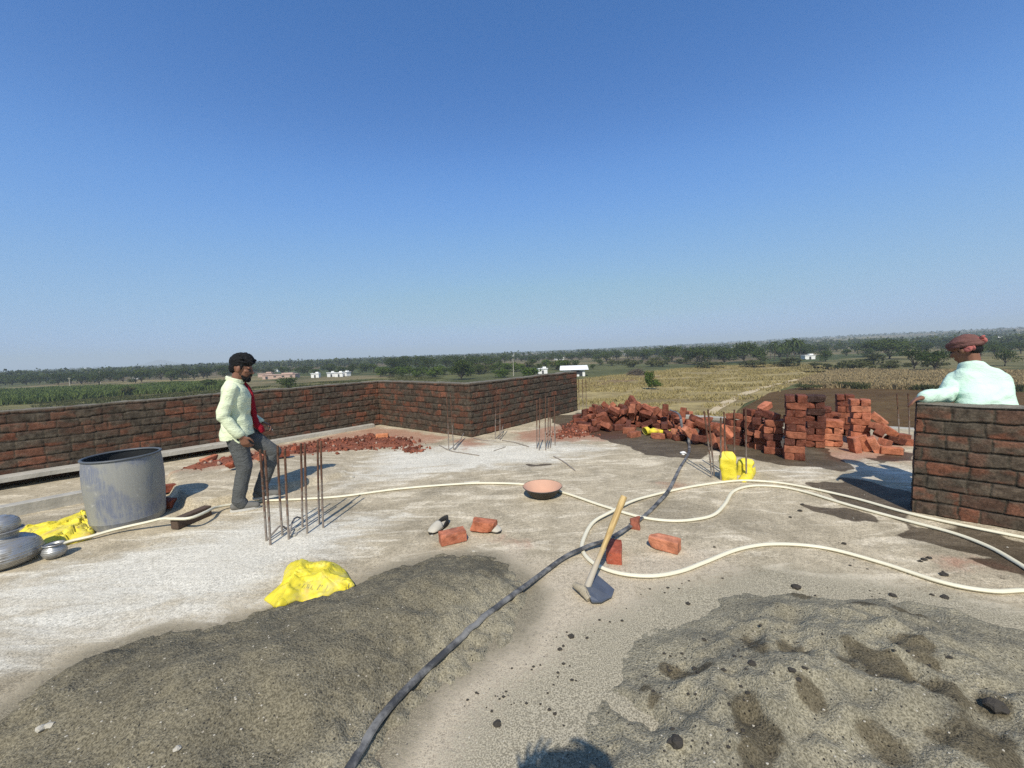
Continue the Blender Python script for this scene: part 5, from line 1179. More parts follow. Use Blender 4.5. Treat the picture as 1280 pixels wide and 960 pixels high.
for x0, y0, x1, y1, n, hr, kinds, jy, lab in BELT:
    for k in range(n):
        f = (k + random.random()) / n; p = tp_(x0 + (x1 - x0) * f, y0 + (y1 - y0) * f + random.gauss(0, jy) * .6)
        kd = random.choice(kinds); nm = 'bush' if 'bush' in lab else 'tree'
        tree(kd, p, random.uniform(*hr), lab, nm, group=lab.replace('tree ', 'trees ', 1).replace('bush ', 'bushes ', 1), wide=random.uniform(.9, 1.25), cat=nm)
# woods too far off to count
def far_woods():
    rs = np.random.RandomState(77); V, T = [], []; n = 0
    while n < 5200:
        az = rad(rs.uniform(-56, 56)); r = 420 * (4600 / 420) ** rs.rand(); x, y = r * math.sin(az), r * math.cos(az)
        dn = fbm(np.array([x / 260.]), np.array([y / 150.]), 401, 3)[0] - .12 * sstep(8, 40, math.degrees(az))
        if dn < .43 - .05 * sstep(800, 2500, r): continue
        h = rs.uniform(4, 9); w = h * rs.uniform(.8, 1.5); z = float(terr(x, y)); k = 26 if r < 1200 else 13
        q = rs.randn(k, 3) * np.array([w * .27, w * .27, h * .2]) + np.array([x, y, z + h * .55]); s = (h * .13 + .25) * (1 if k > 20 else 1.5)
        u = rs.randn(k, 3); u /= np.linalg.norm(u, axis=1)[:, None]; v = np.cross(u, rs.randn(k, 3)); v /= np.linalg.norm(v, axis=1)[:, None]
        V.append(np.stack([q - u * s, q - v * s * .8, q + u * s, q + v * s * .8], 1)); T.append(np.clip(rs.rand() * .5 + rs.rand(k) * .5, 0, 1)); n += 1
    V = np.concatenate(V).reshape(-1, 3)
    tag(mk('far_woods', V, np.arange(len(V)).reshape(-1, 4), M['leaf_far'], fcol=np.concatenate(T)), 'distant woods and orchards scattered to the horizon', 'woods', kind='stuff')
far_woods()

# ------------------------------------------------------------------ far houses
def house(px, py, wp, hp, label, mat='white_wall', rz=None, dp=None, parts=False, pitched=False):
    p = tp_(px, py); dep = (p - CAM) @ Fv; W_ = max(3.6, wp * dep / FPX * .85); H_ = max(1.9, hp * dep / FPX * .72); D_ = dp or W_ * .7; rz = random.uniform(-.5, .5) if rz is None else rz
    t = empty('house', p, rz, label=label, cat='house')
    m = MB(); m.box((0, 0, H_ / 2 - .1), (W_, D_, H_ + .2)); m.build('wall', M[mat], t)
    if pitched:
        m = MB(); e = .5; V = [(-W_ / 2 - e, -D_ / 2 - e, H_), (W_ / 2 + e, -D_ / 2 - e, H_), (W_ / 2 + e, D_ / 2 + e, H_), (-W_ / 2 - e, D_ / 2 + e, H_), (-W_ / 2 - e, 0, H_ + D_ * .16), (W_ / 2 + e, 0, H_ + D_ * .16)]
        m.add(V, [(0, 1, 5, 4), (2, 3, 4, 5), (1, 2, 5), (3, 0, 4), (3, 2, 1, 0)]); m.build('roof', M['sheet_roof'], t)
    else:
        m = MB(); m.box((0, 0, H_ + .12), (W_ + .5, D_ + .5, .22)); m.box((W_ * .22, 0, H_ + .23 + H_ * .16), (W_ * .35, D_ * .5, H_ * .32)); m.build('roof', M[mat], t)
    for k in range(max(1, int(W_ / 3.5))):
        x = -W_ / 2 + W_ * (k + .5) / max(1, int(W_ / 3.5)); m = MB()
        if k == 0: m.box((x, -D_ / 2 - .01, H_ * .36), (min(1.1, W_ * .2), .06, H_ * .7)); m.build('door', M['dark_opening'], t)
        else: m.box((x, -D_ / 2 - .01, H_ * .58), (min(1.2, W_ * .2), .06, H_ * .32)); m.build('window', M['dark_opening'], t)
    return t
# shed with the pale sheet roof
p = tp_(717, 470); t = empty('farm_shed', p, rad(-8), label='long white farm shed with pale sheet roof behind the parapet end', cat='shed')
sW, sD, sH = 7.6, 5.0, 2.3
m = MB(); m.box((0, 0, sH / 2 - .1), (sW, sD, sH + .2)); m.build('wall', M['white_wall'], t)
m = MB(); m.add([(-sW / 2 - .9, -sD / 2 - .8, sH - .05), (sW / 2 + 1.2, -sD / 2 - .8, sH - .05), (sW / 2 + 1.2, sD / 2 + 1, sH - .05), (-sW / 2 - .9, sD / 2 + 1, sH - .05), (-sW / 2 - .7, 0, sH + 1.35), (sW / 2 + .9, 0, sH + 1.35)], [(0, 1, 5, 4), (2, 3, 4, 5), (1, 2, 5), (3, 0, 4), (3, 2, 1, 0)]); m.build('roof', M['sheet_roof'], t)
m = MB(); m.box((.6, -sD / 2 - .02, sH * .6), (2.8, .06, sH * .6)); m.build('bay_shade_panel', M['dark_opening'], t)  # flat dark panel drawn in place of the bay's shaded inside
m = MB(); m.box((sW / 2 - 1.4, -sD / 2 - .02, sH * .4), (1.1, .06, sH * .75)); m.build('door', M['dark_opening'], t)
house(678, 467, 13, 7, 'small white outhouse left of the long farm shed', rz=.1)
for px, py, wp, hp, lab in ((395, 472, 8, 6, 'small white house above the parapet, right of the round bush'), (414, 471, 6, 4, 'low white house in the middle of the three by the parapet'), (424, 471, 8, 5, 'white house with raised roof, third by the parapet'), (433, 470, 5, 5, 'white house at the right end of the row by the parapet'),
                            (152, 470, 7, 5, 'white house above the middle of the sugarcane'), (126, 470, 6, 5, 'small white house left of the one above the sugarcane'), (171, 474, 3, 4, 'tiny white hut in front of the dark belt'), (257, 463, 4, 4, 'small white house left of the head of the walking man'), (28, 471, 6, 3, 'white house in the haze at the far left'), (107, 463, 9, 3, 'low white sheds on the far left skyline'),
                            (528, 452, 5, 3, 'white house over the green bushes, left one'), (565, 449, 5, 3, 'white house on the skyline left of the lone tree'), (580, 448, 5, 4, 'white house on the skyline above the lone tree'), (597, 448, 5, 3, 'white house on the skyline right of the lone tree'),
                            (699, 450, 12, 6, 'wide white house above the farm shed'), (766, 446, 6, 4, 'white house above the heap of dry stalks'), (782, 444, 5, 4, 'white house left of the taller pair on the skyline'), (788, 443, 5, 6, 'tallest white house on the skyline over the dry field'), (917, 436, 6, 4, 'bright white house on the skyline above the tree belt'),
                            (1245, 427, 13, 6, 'white house with a domed roof on the right slope'), (1262, 428, 5, 2, 'low white wall beside the domed house'), (642, 450, 3, 8, 'slim white tower block amid the far trees'), (346, 465, 5, 3, 'white hut behind the pink ruin')):
    house(px, py, wp, hp, lab)
house(1010, 449, 14, 5, 'small cream house right of the palms', rz=-.1)
house(352, 473, 44, 3.4, 'long low pinkish building just right of the head of the walking man', 'pink_wall', rz=.15, dp=6.)
house(333, 471, 18, 3.4, 'short pinkish building at the left of the long low one', 'pink_wall', rz=.3, dp=5.)
# slim poles among the far trees
for px, py, hp, lab in ((642, 470, 22, 'pale utility pole above the parapet middle'), (88, 486, 14, 'pale utility pole before the dark left belt'), (126, 480, 16, 'slim pale pole beside the white house over the sugarcane')):
    p = tp_(px, py); dep = (p - CAM) @ Fv; h = hp * dep / FPX; m = MB(); m.tube([(0, 0, -.2), (0, 0, h)], [.13, .09], 8); m.box((0, 0, h * .92), (1.3, .08, .08)); o = m.build('utility_pole', M['slip_pale']); o.location = p; tag(o, lab, 'pole')

# ------------------------------------------------------------------ people
def V3(*a): return Vector(a)
class Blob:
    """closed round shapes that grow together into one skin"""
    def __init__(s): s.V = []; s.F = []
    def cap(s, a, b, ra, rb=None, seg=12):
        a, b = Vector(a), Vector(b); rb = ra if rb is None else rb
        d = b - a; L = d.length
        d = d / L if L > 1e-6 else Vector((0, 0, 1))
        u = d.orthogonal().normalized(); v = d.cross(u); rings = []
        for k in range(1, 5): t = math.pi / 2 * (1 - k / 4); rings.append((a - d * ra * math.sin(t), ra * math.cos(t)))
        for k in range(0, 4): t = math.pi / 2 * (k / 4); rings.append((b + d * rb * math.sin(t), rb * math.cos(t)))
        o = len(s.V)
        for c, r in rings:
            for j in range(seg): an = 6.28318 * j / seg; s.V.append(c + (u * math.cos(an) + v * math.sin(an)) * r)
        n = len(rings); s.V.append(a - d * ra); s.V.append(b + d * rb)
        for k in range(n - 1):
            for j in range(seg): j2 = (j + 1) % seg; s.F.append((o + k * seg + j, o + k * seg + j2, o + (k + 1) * seg + j2, o + (k + 1) * seg + j))
        for j in range(seg): j2 = (j + 1) % seg; s.F.append((o + n * seg, o + j2, o + j)); s.F.append((o + n * seg + 1, o + (n - 1) * seg + j, o + (n - 1) * seg + j2))
        return s
    def chain(s, pts, rs_):
        for i in range(len(pts) - 1): s.cap(pts[i], pts[i + 1], rs_[i], rs_[i + 1])
        return s
    def ell(s, c, r, R_=None, seg=16, rings=10):
        o = len(s.V); c = Vector(c); R_ = R_ or Matrix.Identity(3)
        for k in range(1, rings):
            t = math.pi * k / rings
            for j in range(seg): an = 6.28318 * j / seg; s.V.append(c + R_ @ Vector((r[0] * math.sin(t) * math.cos(an), r[1] * math.sin(t) * math.sin(an), r[2] * math.cos(t))))
        s.V.append(c + R_ @ Vector((0, 0, r[2]))); s.V.append(c + R_ @ Vector((0, 0, -r[2]))); n = rings - 1
        for k in range(n - 1):
            for j in range(seg): j2 = (j + 1) % seg; s.F.append((o + k * seg + j, o + (k + 1) * seg + j, o + (k + 1) * seg + j2, o + k * seg + j2))
        for j in range(seg): j2 = (j + 1) % seg; s.F.append((o + n * seg, o + j, o + j2)); s.F.append((o + n * seg + 1, o + (n - 1) * seg + j2, o + (n - 1) * seg + j))
        return s
    def loft(s, rings, seg=28, e=.8):
        """closed skin through oval rings: (centre, half width along y, half depth along x, tilt of the ring about y)"""
        o = len(s.V)
        for c, hw, hd, ti in rings:
            for j in range(seg):
                an = 6.28318 * j / seg; ca, sa = math.cos(an), math.sin(an); x = math.copysign(abs(ca) ** e, ca) * hd; y = math.copysign(abs(sa) ** e, sa) * hw
                s.V.append(Vector(c) + Vector((x * math.cos(ti), y, -x * math.sin(ti))))
        n = len(rings)
        for k in range(n - 1):
            for j in range(seg): j2 = (j + 1) % seg; s.F.append((o + k * seg + j, o + k * seg + j2, o + (k + 1) * seg + j2, o + (k + 1) * seg + j))
        s.F.append(tuple(o + j for j in range(seg - 1, -1, -1))); s.F.append(tuple(o + (n - 1) * seg + j for j in range(seg)))
        return s
    def build(s, name, mat, parent, voxel=.008, smooth=4, wr=0.0, wf=(9, 9, 16), cut=None, seed=0, fold=None):
        me = bpy.data.meshes.new(name); me.from_pydata([tuple(v) for v in s.V], [], s.F); me.update()
        o = bpy.data.objects.new(name, me); COL.objects.link(o)
        r = o.modifiers.new('r', 'REMESH'); r.mode = 'VOXEL'; r.voxel_size = voxel
        if smooth: k = o.modifiers.new('s', 'SMOOTH'); k.factor = .5; k.iterations = smooth
        bpy.context.view_layer.update()
        nm = bpy.data.meshes.new_from_object(o.evaluated_get(bpy.context.evaluated_depsgraph_get())); o.modifiers.clear(); o.data = nm; nm.name = name; bpy.data.meshes.remove(me)
        nm.materials.clear(); nm.materials.append(mat)
        if wr or cut:
            bm = bmesh.new(); bm.from_mesh(nm); bm.normal_update()
            if wr:
                for v in bm.verts:
                    p = v.co; q = Vector((p.x * wf[0] + seed, p.y * wf[1], p.z * wf[2])); w_ = mnoise.noise(q * .6) * 1.1 + (1 - 2 * abs(mnoise.noise(q * 1.0 + Vector((7, 3, 1))))) * .8
                    if fold: w_ += fold(p)
                    v.co = p + v.normal * (w_ * wr)
            if cut:
                for co, no in cut:
                    geom = bm.verts[:] + bm.edges[:] + bm.faces[:]; bmesh.ops.bisect_plane(bm, geom=geom, plane_co=co, plane_no=no, clear_outer=True)
            bm.to_mesh(nm); bm.free()
        nm.polygons.foreach_set('use_smooth', np.ones(len(nm.polygons), bool)); nm.update(); o.parent = parent
        return o

def hand(B, w, d, n, side, curl=.5, sc=1.0, spread=.12, thumb=.6):
    """palm and five fingers from wrist w, pointing d, palm facing n, thumb on +side"""
    w, d, n, side = Vector(w), Vector(d).normalized(), Vector(n).normalized(), Vector(side).normalized()
    ks = [w + d * (.088 - .006 * abs(i - 1)) * sc + side * (.030 - .0195 * i) * sc for i in range(4)]
    for i, k in enumerate(ks): B.cap(w + side * (.014 - .009 * i) * sc, k, .0165 * sc, .0125 * sc, 8)
    for i, k in enumerate(ks):
        dd = (d + side * spread * (1.2 - .8 * i)).normalized(); p = k; tot = (.076, .086, .080, .062)[i] * sc; an = curl * .5
        for j, f in enumerate((.46, .31, .25)):
            an += curl * (.75 if j else .35); q = p + (dd * math.cos(an) + n * math.sin(an)) * tot * f
            B.cap(p, q, (.0098, .0088, .0078)[j] * sc, (.0088, .0078, .0066)[j] * sc, 8); p = q
    t0 = w + d * .022 * sc + side * .024 * sc; t1 = t0 + (d * .6 + side * .75 + n * .25 * thumb).normalized() * .040 * sc; t2 = t1 + (d * .9 + side * .25 + n * thumb * .5).normalized() * .030 * sc; t3 = t2 + (d + n * thumb * .7).normalized() * .024 * sc
    B.cap(t0, t1, .015 * sc, .0115 * sc, 8).cap(t1, t2, .0112 * sc, .0098 * sc, 8).cap(t2, t3, .0096 * sc, .0075 * sc, 8)

def head(B, c, Rm, neck0, sc=1.0):
    f = lambda x, y, z: Vector(c) + Rm @ (Vector((x, y, z)) * sc)
    B.ell(f(-.012, 0, .028), (.098 * sc, .076 * sc, .096 * sc), Rm); B.ell(f(.032, 0, -.035), (.062 * sc, .060 * sc, .072 * sc), Rm)
    B.ell(f(.045, 0, -.078), (.040 * sc, .042 * sc, .034 * sc), Rm); B.cap(f(.070, 0, -.098), f(.074, 0, -.098), .020 * sc)          # jaw, chin
    B.cap(f(.088, 0, .016), f(.109, 0, -.022), .010 * sc, .014 * sc, 8)                                                                # nose
    for s in (-1, 1):
        B.cap(f(.098, s * .009, -.026), f(.094, s * .014, -.026), .009 * sc, .008 * sc, 8)
        B.cap(f(.083, s * .012, .028), f(.074, s * .045, .026), .011 * sc, .010 * sc, 8)                                              # brow
        B.cap(f(.070, s * .043, -.012), f(.055, s * .055, -.012), .017 * sc, .015 * sc, 8)                                             # cheek
        B.ell(f(-.008, s * .079, -.006), (.021 * sc, .010 * sc, .033 * sc), Rm); B.cap(f(.092, s * .016, -.057), f(.094, 0, -.056), .0075 * sc, .0085 * sc, 8)
        B.cap(f(.090, s * .013, -.068), f(.092, 0, -.069), .008 * sc, .009 * sc, 8)
    B.cap(neck0, f(-.018, 0, -.055), .056, .052)
    return f
def eyes(f, parent, sc=1.0):
    for s in (-1, 1):
        b = Blob().ell(f(.083, s * .030, .006), (.011, .012, .011)); m = MB(); m.add(b.V, b.F); m.build('eye', M['darkin'], parent, True)

# ---- the man walking along the left
hp = Gs(306, 635); WM = empty('person', (hp[0] - .02, hp[1] + .03, gz(hp[0], hp[1]) + .0), rad(90 - 64), label='bearded man in pale shirt and red neck cloth, mid stride beside the bars', cat='person')
S = 1.0
J = dict(pel=V3(0, 0, .845), ch=V3(.015, 0, 1.12), nk=V3(.02, 0, 1.335), hd=V3(.085, 0, 1.475),
         rh=V3(0, -.09, .83), rk=V3(.045, -.10, .455), ra=V3(-.03, -.10, .085), lh=V3(.01, .09, .83), lk=V3(.30, .09, .535), la=V3(.145, .08, .125),
         rs=V3(.005, -.185, 1.275), re=V3(-.080, -.222, 1.01), rw=V3(.065, -.222, .795), ls=V3(.02, .185, 1.275), le=V3(.045, .235, 1.02), lw=V3(.195, .19, .865))
B = Blob()
Rh = (Matrix.Rotation(rad(-8), 3, 'Z') @ Matrix.Rotation(rad(17), 3, 'Y'))
fh = head(B, J['hd'], Rh, J['nk'] - V3(.005, 0, .06))
for y in (-.065, .065): B.chain([V3(0, y, .83), V3(.0, y, .98), V3(.01, y * 1.25, 1.15), V3(.005, y * 1.3, 1.25)], [.092, .082, .088, .068])
for a, b, c, e in (('rs', 're', 'rw', -1), ('ls', 'le', 'lw', 1)): B.cap(V3(0, 0, 1.25), J[a] + V3(0, -.02 * e, -.02), .055, .045).cap(J[a], J[b], .042, .036).cap(J[b], J[c], .040, .028)
for a, b, c in (('rh', 'rk', 'ra'), ('lh', 'lk', 'la')): B.cap(J[a], J[b], .085, .056).cap(J[b], J[c], .055, .038)
B.cap(J['ra'] + V3(-.03, 0, -.03), J['ra'] + V3(.15, -.01, -.055), .032, .026).cap(J['la'] + V3(-.03, 0, -.03), J['la'] + V3(.15, -.01, -.06), .032, .026)
hand(B, J['rw'], (.32, .05, -.95), (.25, .95, .1), (.95, -.25, .3), curl=.6, sc=1.0)
hand(B, J['lw'], (.80, -.15, -.45), (-.35, -.5, -.75), (.1, -.9, .3), curl=.8)
B.build('body', M['skin'], WM, .0058, 3)
B = Blob()                                                                        # trousers
for a, b, c, s in (('rh', 'rk', 'ra', -1), ('lh', 'lk', 'la', 1)): B.cap(J[a] + V3(0, 0, -.015), J[b], .098, .072).cap(J[b], J[c] + V3(-.005, 0, .02), .070, .060).cap(J[c] + V3(0, 0, .02), J[c] + V3(.02, 0, -.01), .066, .062)
B.cap(V3(-.01, -.055, .85), V3(-.01, .055, .85), .104).cap(V3(0, -.05, .95), V3(0, .05, .95), .106)
B.build('trousers', M['jeans'], WM, .0075, 4, .006, (11, 11, 9), cut=[(V3(0, 0, 1.0), V3(0, 0, 1))], seed=3)
B = Blob()                                                                        # shirt with a straight hem
B.loft([(V3(-.005, 0, .70), .190, .148, 0), (V3(-.005, 0, .80), .186, .146, 0), (V3(0, 0, .90), .172, .132, 0), (V3(.0, 0, .98), .163, .118, 0), (V3(.008, 0, 1.08), .176, .124, 0), (V3(.015, 0, 1.18), .192, .128, .05), (V3(.012, 0, 1.255), .196, .112, .1), (V3(.008, 0, 1.30), .160, .088, .1), (V3(.006, 0, 1.335), .098, .072, .15), (V3(.012, 0, 1.36), .070, .062, .2)])
BA = B
for a, b, c in (('rs', 're', 'rw'), ('ls', 'le', 'lw')): w_ = J[c] * .86 + J[b] * .14; B.cap(J[a] - V3(0, J[a].y * .10, .0), J[b], .066, .053).cap(J[b], w_, .053, .042)
def fold1(p): return .8 * math.sin(p.z * 46 + p.x * 26 + 3 * mnoise.noise(p * 7)) * max(0, 1 - abs(p.z - .92) / .2) + .7 * math.sin((p.z - p.x * .7) * 60 + 2 * mnoise.noise(p * 9)) * max(0, 1 - (p - J['re']).length / .13)
sh = B.build('shirt', M['shirt'], WM, .0068, 5, .0072, (7, 7, 9), seed=9, fold=fold1)
bm = bmesh.new(); bm.from_mesh(sh.data)                                           # hem: trim the torso only, sleeves hang lower
kill = [fc for fc in bm.faces if fc.calc_center_median().z < .775 + .02 * math.sin(fc.calc_center_median().x * 14) and abs(fc.calc_center_median().y) < .205 and fc.calc_center_median().x < .18 and (fc.calc_center_median() - J['rw']).length > .085]
bmesh.ops.delete(bm, geom=kill, context='FACES'); bm.to_mesh(sh.data); bm.free()
B = Blob()                                                                        # collar
for k in range(14):
    a0 = .35 + (6.283 - .7) * k / 14; a1 = .35 + (6.283 - .7) * (k + 1) / 14; g = lambda a: V3(.018 + .068 * math.cos(a), .070 * math.sin(a), 1.372 - .026 * math.cos(a))
    B.cap(g(a0), g(a1), .013, .013, 8).cap(g(a0) + V3(0, 0, -.02), g(a1) + V3(0, 0, -.02), .016, .016, 8)
B.build('collar', M['shirt'], WM, .006, 2)
B = Blob()                                                                        # hair: thick on top, swept forward, and a beard
hf = fh; B.ell(hf(-.022, 0, .066), (.104, .084, .098), Rh); B.ell(hf(.020, 0, .112), (.068, .066, .058), Rh); B.ell(hf(-.062, 0, .0), (.052, .066, .068), Rh)
for k in range(16):
    y = -.055 + .11 * k / 15 + random.uniform(-.006, .006); z = .105 + random.uniform(-.012, .012); B.cap(hf(.02, y * .9, z + .012), hf(.082 + random.uniform(-.014, .012), y, z + .008 - random.uniform(0, .04)), .026, .010, 8)
for s in (-1, 1): B.cap(hf(.012, s * .073, .03), hf(.014, s * .072, -.004), .011, .006, 8)
for k in range(90):
    a_ = random.uniform(-2.6, 2.6); e_ = random.uniform(.05, 1.4); q_ = (-.018 + .098 * math.cos(e_) * math.cos(a_), .080 * math.cos(e_) * math.sin(a_), .066 + .096 * math.sin(e_))
    B.cap(hf(*q_), hf(q_[0] + .026 + random.uniform(-.01, .01), q_[1] * 1.06 + random.uniform(-.012, .012), q_[2] + random.uniform(-.004, .016)), .010, .004, 6)
B.build('hair', M['hair'], WM, .0048, 0, .003, (70, 70, 70))
B = Blob()
for s in (-1, 1): B.chain([hf(.034, s * .057, -.066), hf(.052, s * .046, -.090), hf(.078, s * .016, -.104)], [.009, .018, .020]); B.cap(hf(.096, s * .024, -.052), hf(.101, 0, -.044), .0075, .0085, 8); B.cap(hf(.092, s * .024, -.056), hf(.084, s * .026, -.09), .008, .012, 8)
B.cap(hf(.084, -.01, -.104), hf(.084, .01, -.104), .021); B.cap(hf(.06, 0, -.105), hf(.03, 0, -.10), .024, .02); B.cap(hf(.089, 0, -.084), hf(.090, 0, -.094), .012, .016)
B.build('beard', M['hair'], WM, .006, 1, .003, (70, 70, 70))
eyes(hf, WM)
B = Blob()                                                                        # towel hung round the neck, the end across the waist
B.chain([V3(-.03, .065, 1.372), V3(.045, .082, 1.355), V3(.100, .070, 1.30), V3(.142, .055, 1.19), V3(.146, .05, 1.05), V3(.148, .052, .95), V3(.165, .06, .86)], [.015, .016, .018, .020, .021, .024, .026])
B.chain([V3(.100, .035, 1.31), V3(.142, .025, 1.20), V3(.142, .025, 1.08)], [.016, .019, .016])
B.chain([V3(.165, .05, .87), V3(.205, .06, .83), V3(.222, .07, .79)], [.026, .026, .014]); B.chain([V3(.17, .05, .85), V3(.21, .04, .79)], [.026, .014])
B.build('neck_cloth', M['scarf'], WM, .007, 2, .007, (24, 24, 10))
for a, s in (('ra', 'R'), ('la', 'L')):
    q = J[a]; pt = 8 if a == 'ra' else 26
    t = empty('shoe', (0, 0, 0)); t.parent = WM
    for k in ('label',): pass
    B = Blob().chain([q + V3(-.035, 0, -.030), q + V3(.05, 0, -.040), q + V3(.150, -.01, -.052)], [.046, .044, .036]).cap(q + V3(-.01, 0, .0), q + V3(.015, 0, -.01), .048, .05); B.build('shoe_upper', M['shoe'], t, .007, 3, cut=[(q + V3(0, 0, -.066), V3(0, 0, -1))])
    ol = []
    for k in range(24): an = 6.283 * k / 24; x = math.cos(an) * .135; ol.append((q.x + .052 + x, q.y - .004 + math.sin(an) * (.046 + x * .05)))
    m = MB(); m.prism(ol, q.z - .083, q.z - .060); m.build('sole', M['sole'], t)
b = Blob().cap(J['lw'] + V3(.07, -.02, -.06), J['lw'] + V3(.10, -.05, -.09), .018, .010); o = b.build('white_cloth', M['slip_pale'], None, .006, 2); o.matrix_world = WM.matrix_basis.copy(); tag(o, 'white rag held in the forward hand of the walking man', 'rag')

# ---- the man leaning on the right wall, seen from behind
D0 = 3.60
wls, wrs = CAM + ray(1191, 475) * D0, CAM + ray(1252, 474) * (D0 - .14)
wm = (wls + wrs) / 2; sd_ = (wrs - wls)[:2] / np.linalg.norm((wrs - wls)[:2]); fc_ = np.array([-sd_[1], sd_[0]]); bx = wm[:2] - fc_ * .16
LM = empty('person', (bx[0], bx[1], gz(bx[0], bx[1])), math.atan2(fc_[1], fc_[0]), label='man in mint green shirt and headcloth leaning over the right wall, seen from behind', cat='person')
def loc(px, py, D):
    """photo pixel at camera depth D, in the leaning man's own frame"""
    q = CAM + ray(px, py) * D; v = Vector(q) - LM.location; a = -LM.rotation_euler[2]
    return Vector((v.x * math.cos(a) - v.y * math.sin(a), v.x * math.sin(a) + v.y * math.cos(a), v.z))
J = dict(nk=loc(1214, 455, D0 - .05), hd=loc(1207, 437, D0 - .02), ls=loc(1191, 475, D0), rs=loc(1252, 474, D0 - .14), le=loc(1185, 496, D0 - .04), lw=loc(1153, 497, D0 - .15))
J['lw'].z = max(J['lw'].z, 1.015); J['le'].z = max(J['le'].z, 1.02)
nk, ls, rs2 = J['nk'], J['ls'], J['rs']; mid = (ls + rs2) / 2; zs = mid.z
B = Blob(); Rh2 = Matrix.Rotation(rad(42), 3, 'Z') @ Matrix.Rotation(rad(24), 3, 'Y')
fh2 = head(B, J['hd'], Rh2, mid + V3(0, 0, .0), 1.0)
J['re'] = rs2 + V3(.12, -.03, -.20); J['rw'] = J['re'] + V3(.24, .10, .02)
def torso(k, zt): return [(V3(-.10, 0, .62), .165 * k, .125 * k, 0), (V3(-.08, 0, .80), .160 * k, .118 * k, .1), (mid * .5 + V3(-.03, .0, .44), .165 * k, .118 * k, .2), (mid + V3(-.02, 0, -.07), .186 * k, .122 * k, .25), (mid + V3(-.005, 0, .0), .190 * k, .105 * k, .3), (mid + V3(.0, 0, .045), .150 * k, .085 * k, .35), (mid * .4 + nk * .6 + V3(-.01, 0, .0), .085 * k, .072 * k, .4), (nk + V3(-.01, 0, zt), .062 * k, .060 * k, .4)]
B.loft(torso(.78, -.03))
B.cap(ls, rs2, .046).cap(ls, J['le'], .044, .036).cap(J['le'], J['lw'], .036, .027).cap(rs2, J['re'], .044, .036).cap(J['re'], J['rw'], .036, .027)
for s in (-1, 1): B.cap(V3(-.10, s * .09, .66), V3(.14, s * .11, .40), .085, .055).cap(V3(.14, s * .11, .40), V3(-.06, s * .11, .09), .054, .038).cap(V3(-.08, s * .11, .04), V3(.10, s * .12, .03), .032, .026)
dl = (J['lw'] - J['le']).normalized()
hand(B, J['lw'], dl + V3(.1, 0, -.12), (.1, .1, -1), (1, -.3, 0), curl=.5); hand(B, J['rw'], (.9, .2, -.2), (0, .2, -1), (.1, 1, 0), curl=.5)
B.build('body', M['skin'], LM, .006, 3)
B = Blob()
B.loft(torso(1.0, -.012))
lw_ = J['lw'] * .93 + J['le'] * .07
B.cap(ls + V3(0, -.02, -.005), J['le'], .066, .062).cap(J['le'], lw_, .060, .044).cap(rs2 + V3(0, .02, -.005), J['re'], .066, .060).cap(J['re'], J['rw'] * .9 + J['re'] * .1, .06, .046)
def fold2(p): return .9 * (1 - 2.2 * abs(mnoise.noise(Vector((p.y * 5.5 + p.z * 3.2, p.z * 2.2, 4.0))))) + .7 * (1 - 2 * abs(mnoise.noise(Vector((p.y * 4 - p.z * 7, p.z * 3 + p.y * 3, 9.0))))) + .9 * math.sin((p.z * .9 + p.y * .5) * 44 + 2.5 * mnoise.noise(p * 7)) * max(0, 1 - abs(p.z - 1.03) / .12) + 1.0 * math.sin((p.z + p.x - p.y * .4) * 52 + 2 * mnoise.noise(p * 8)) * max(0, 1 - (p - J['le']).length / .17)
B.build('shirt', M['shirt2'], LM, .0068, 5, .0105, (6, 6, 7), cut=[(V3(0, 0, .66), V3(0, 0, -1))], seed=21, fold=fold2)
B = Blob()
for k in range(14):
    a0 = .5 + (6.283 - 1.0) * k / 14; a1 = .5 + (6.283 - 1.0) * (k + 1) / 14; g = lambda a: nk + V3(.0 + .066 * math.cos(a), .072 * math.sin(a), -.002 - .022 * math.cos(a))
    B.cap(g(a0), g(a1), .013, .013, 8).cap(g(a0) + V3(0, 0, -.02), g(a1) + V3(0, 0, -.02), .016, .016, 8)
B.build('collar', M['shirt2'], LM, .006, 2)
B = Blob()
for s in (-1, 1): B.cap(V3(-.10, s * .09, .68), V3(.14, s * .11, .40), .105, .078).cap(V3(.14, s * .11, .40), V3(-.06, s * .11, .09), .076, .064)
B.build('trousers', M['jeans'], LM, .009, 3, .007, (8, 8, 18), cut=[(V3(0, 0, .80), V3(0, 0, 1))])
for s in (-1, 1):
    B = Blob().chain([V3(-.09, s * .11, .05), V3(.0, s * .11, .045), V3(.11, s * .12, .035)], [.045, .043, .036]); B.build('shoe', M['shoe'], LM, .008, 3, cut=[(V3(0, 0, .004), V3(0, 0, -1))])
B = Blob(); hf = fh2                                                              # headcloth wound low, knotted behind
B.ell(hf(-.014, 0, .058), (.104, .086, .076), Rh2); B.ell(hf(.040, 0, .066), (.062, .072, .040), Rh2)
for k in range(22):
    a0, a1 = 6.283 * k / 22, 6.283 * (k + 1) / 22; g = lambda a, z, r: hf(-.012 + (.100 * r) * math.cos(a), .084 * r * math.sin(a), z + .018 * math.cos(a))
    B.cap(g(a0, .030, 1.0), g(a1, .030, 1.0), .020, .020, 8).cap(g(a0, .060, 1.02), g(a1, .060, 1.02), .020, .020, 8)
B.build('headcloth', M['turban'], LM, .0065, 4, .004, (14, 14, 34))
B = Blob(); B.ell(hf(-.118, .0, .046), (.024, .028, .020), Rh2); B.ell(hf(-.142, .015, .054), (.024, .016, .010), Rh2 @ Matrix.Rotation(rad(25), 3, 'Y')); B.ell(hf(-.132, -.02, .028), (.018, .010, .022), Rh2)
B.build('headcloth_knot', M['turban_end'], LM, .005, 2, .006, (34, 34, 34))
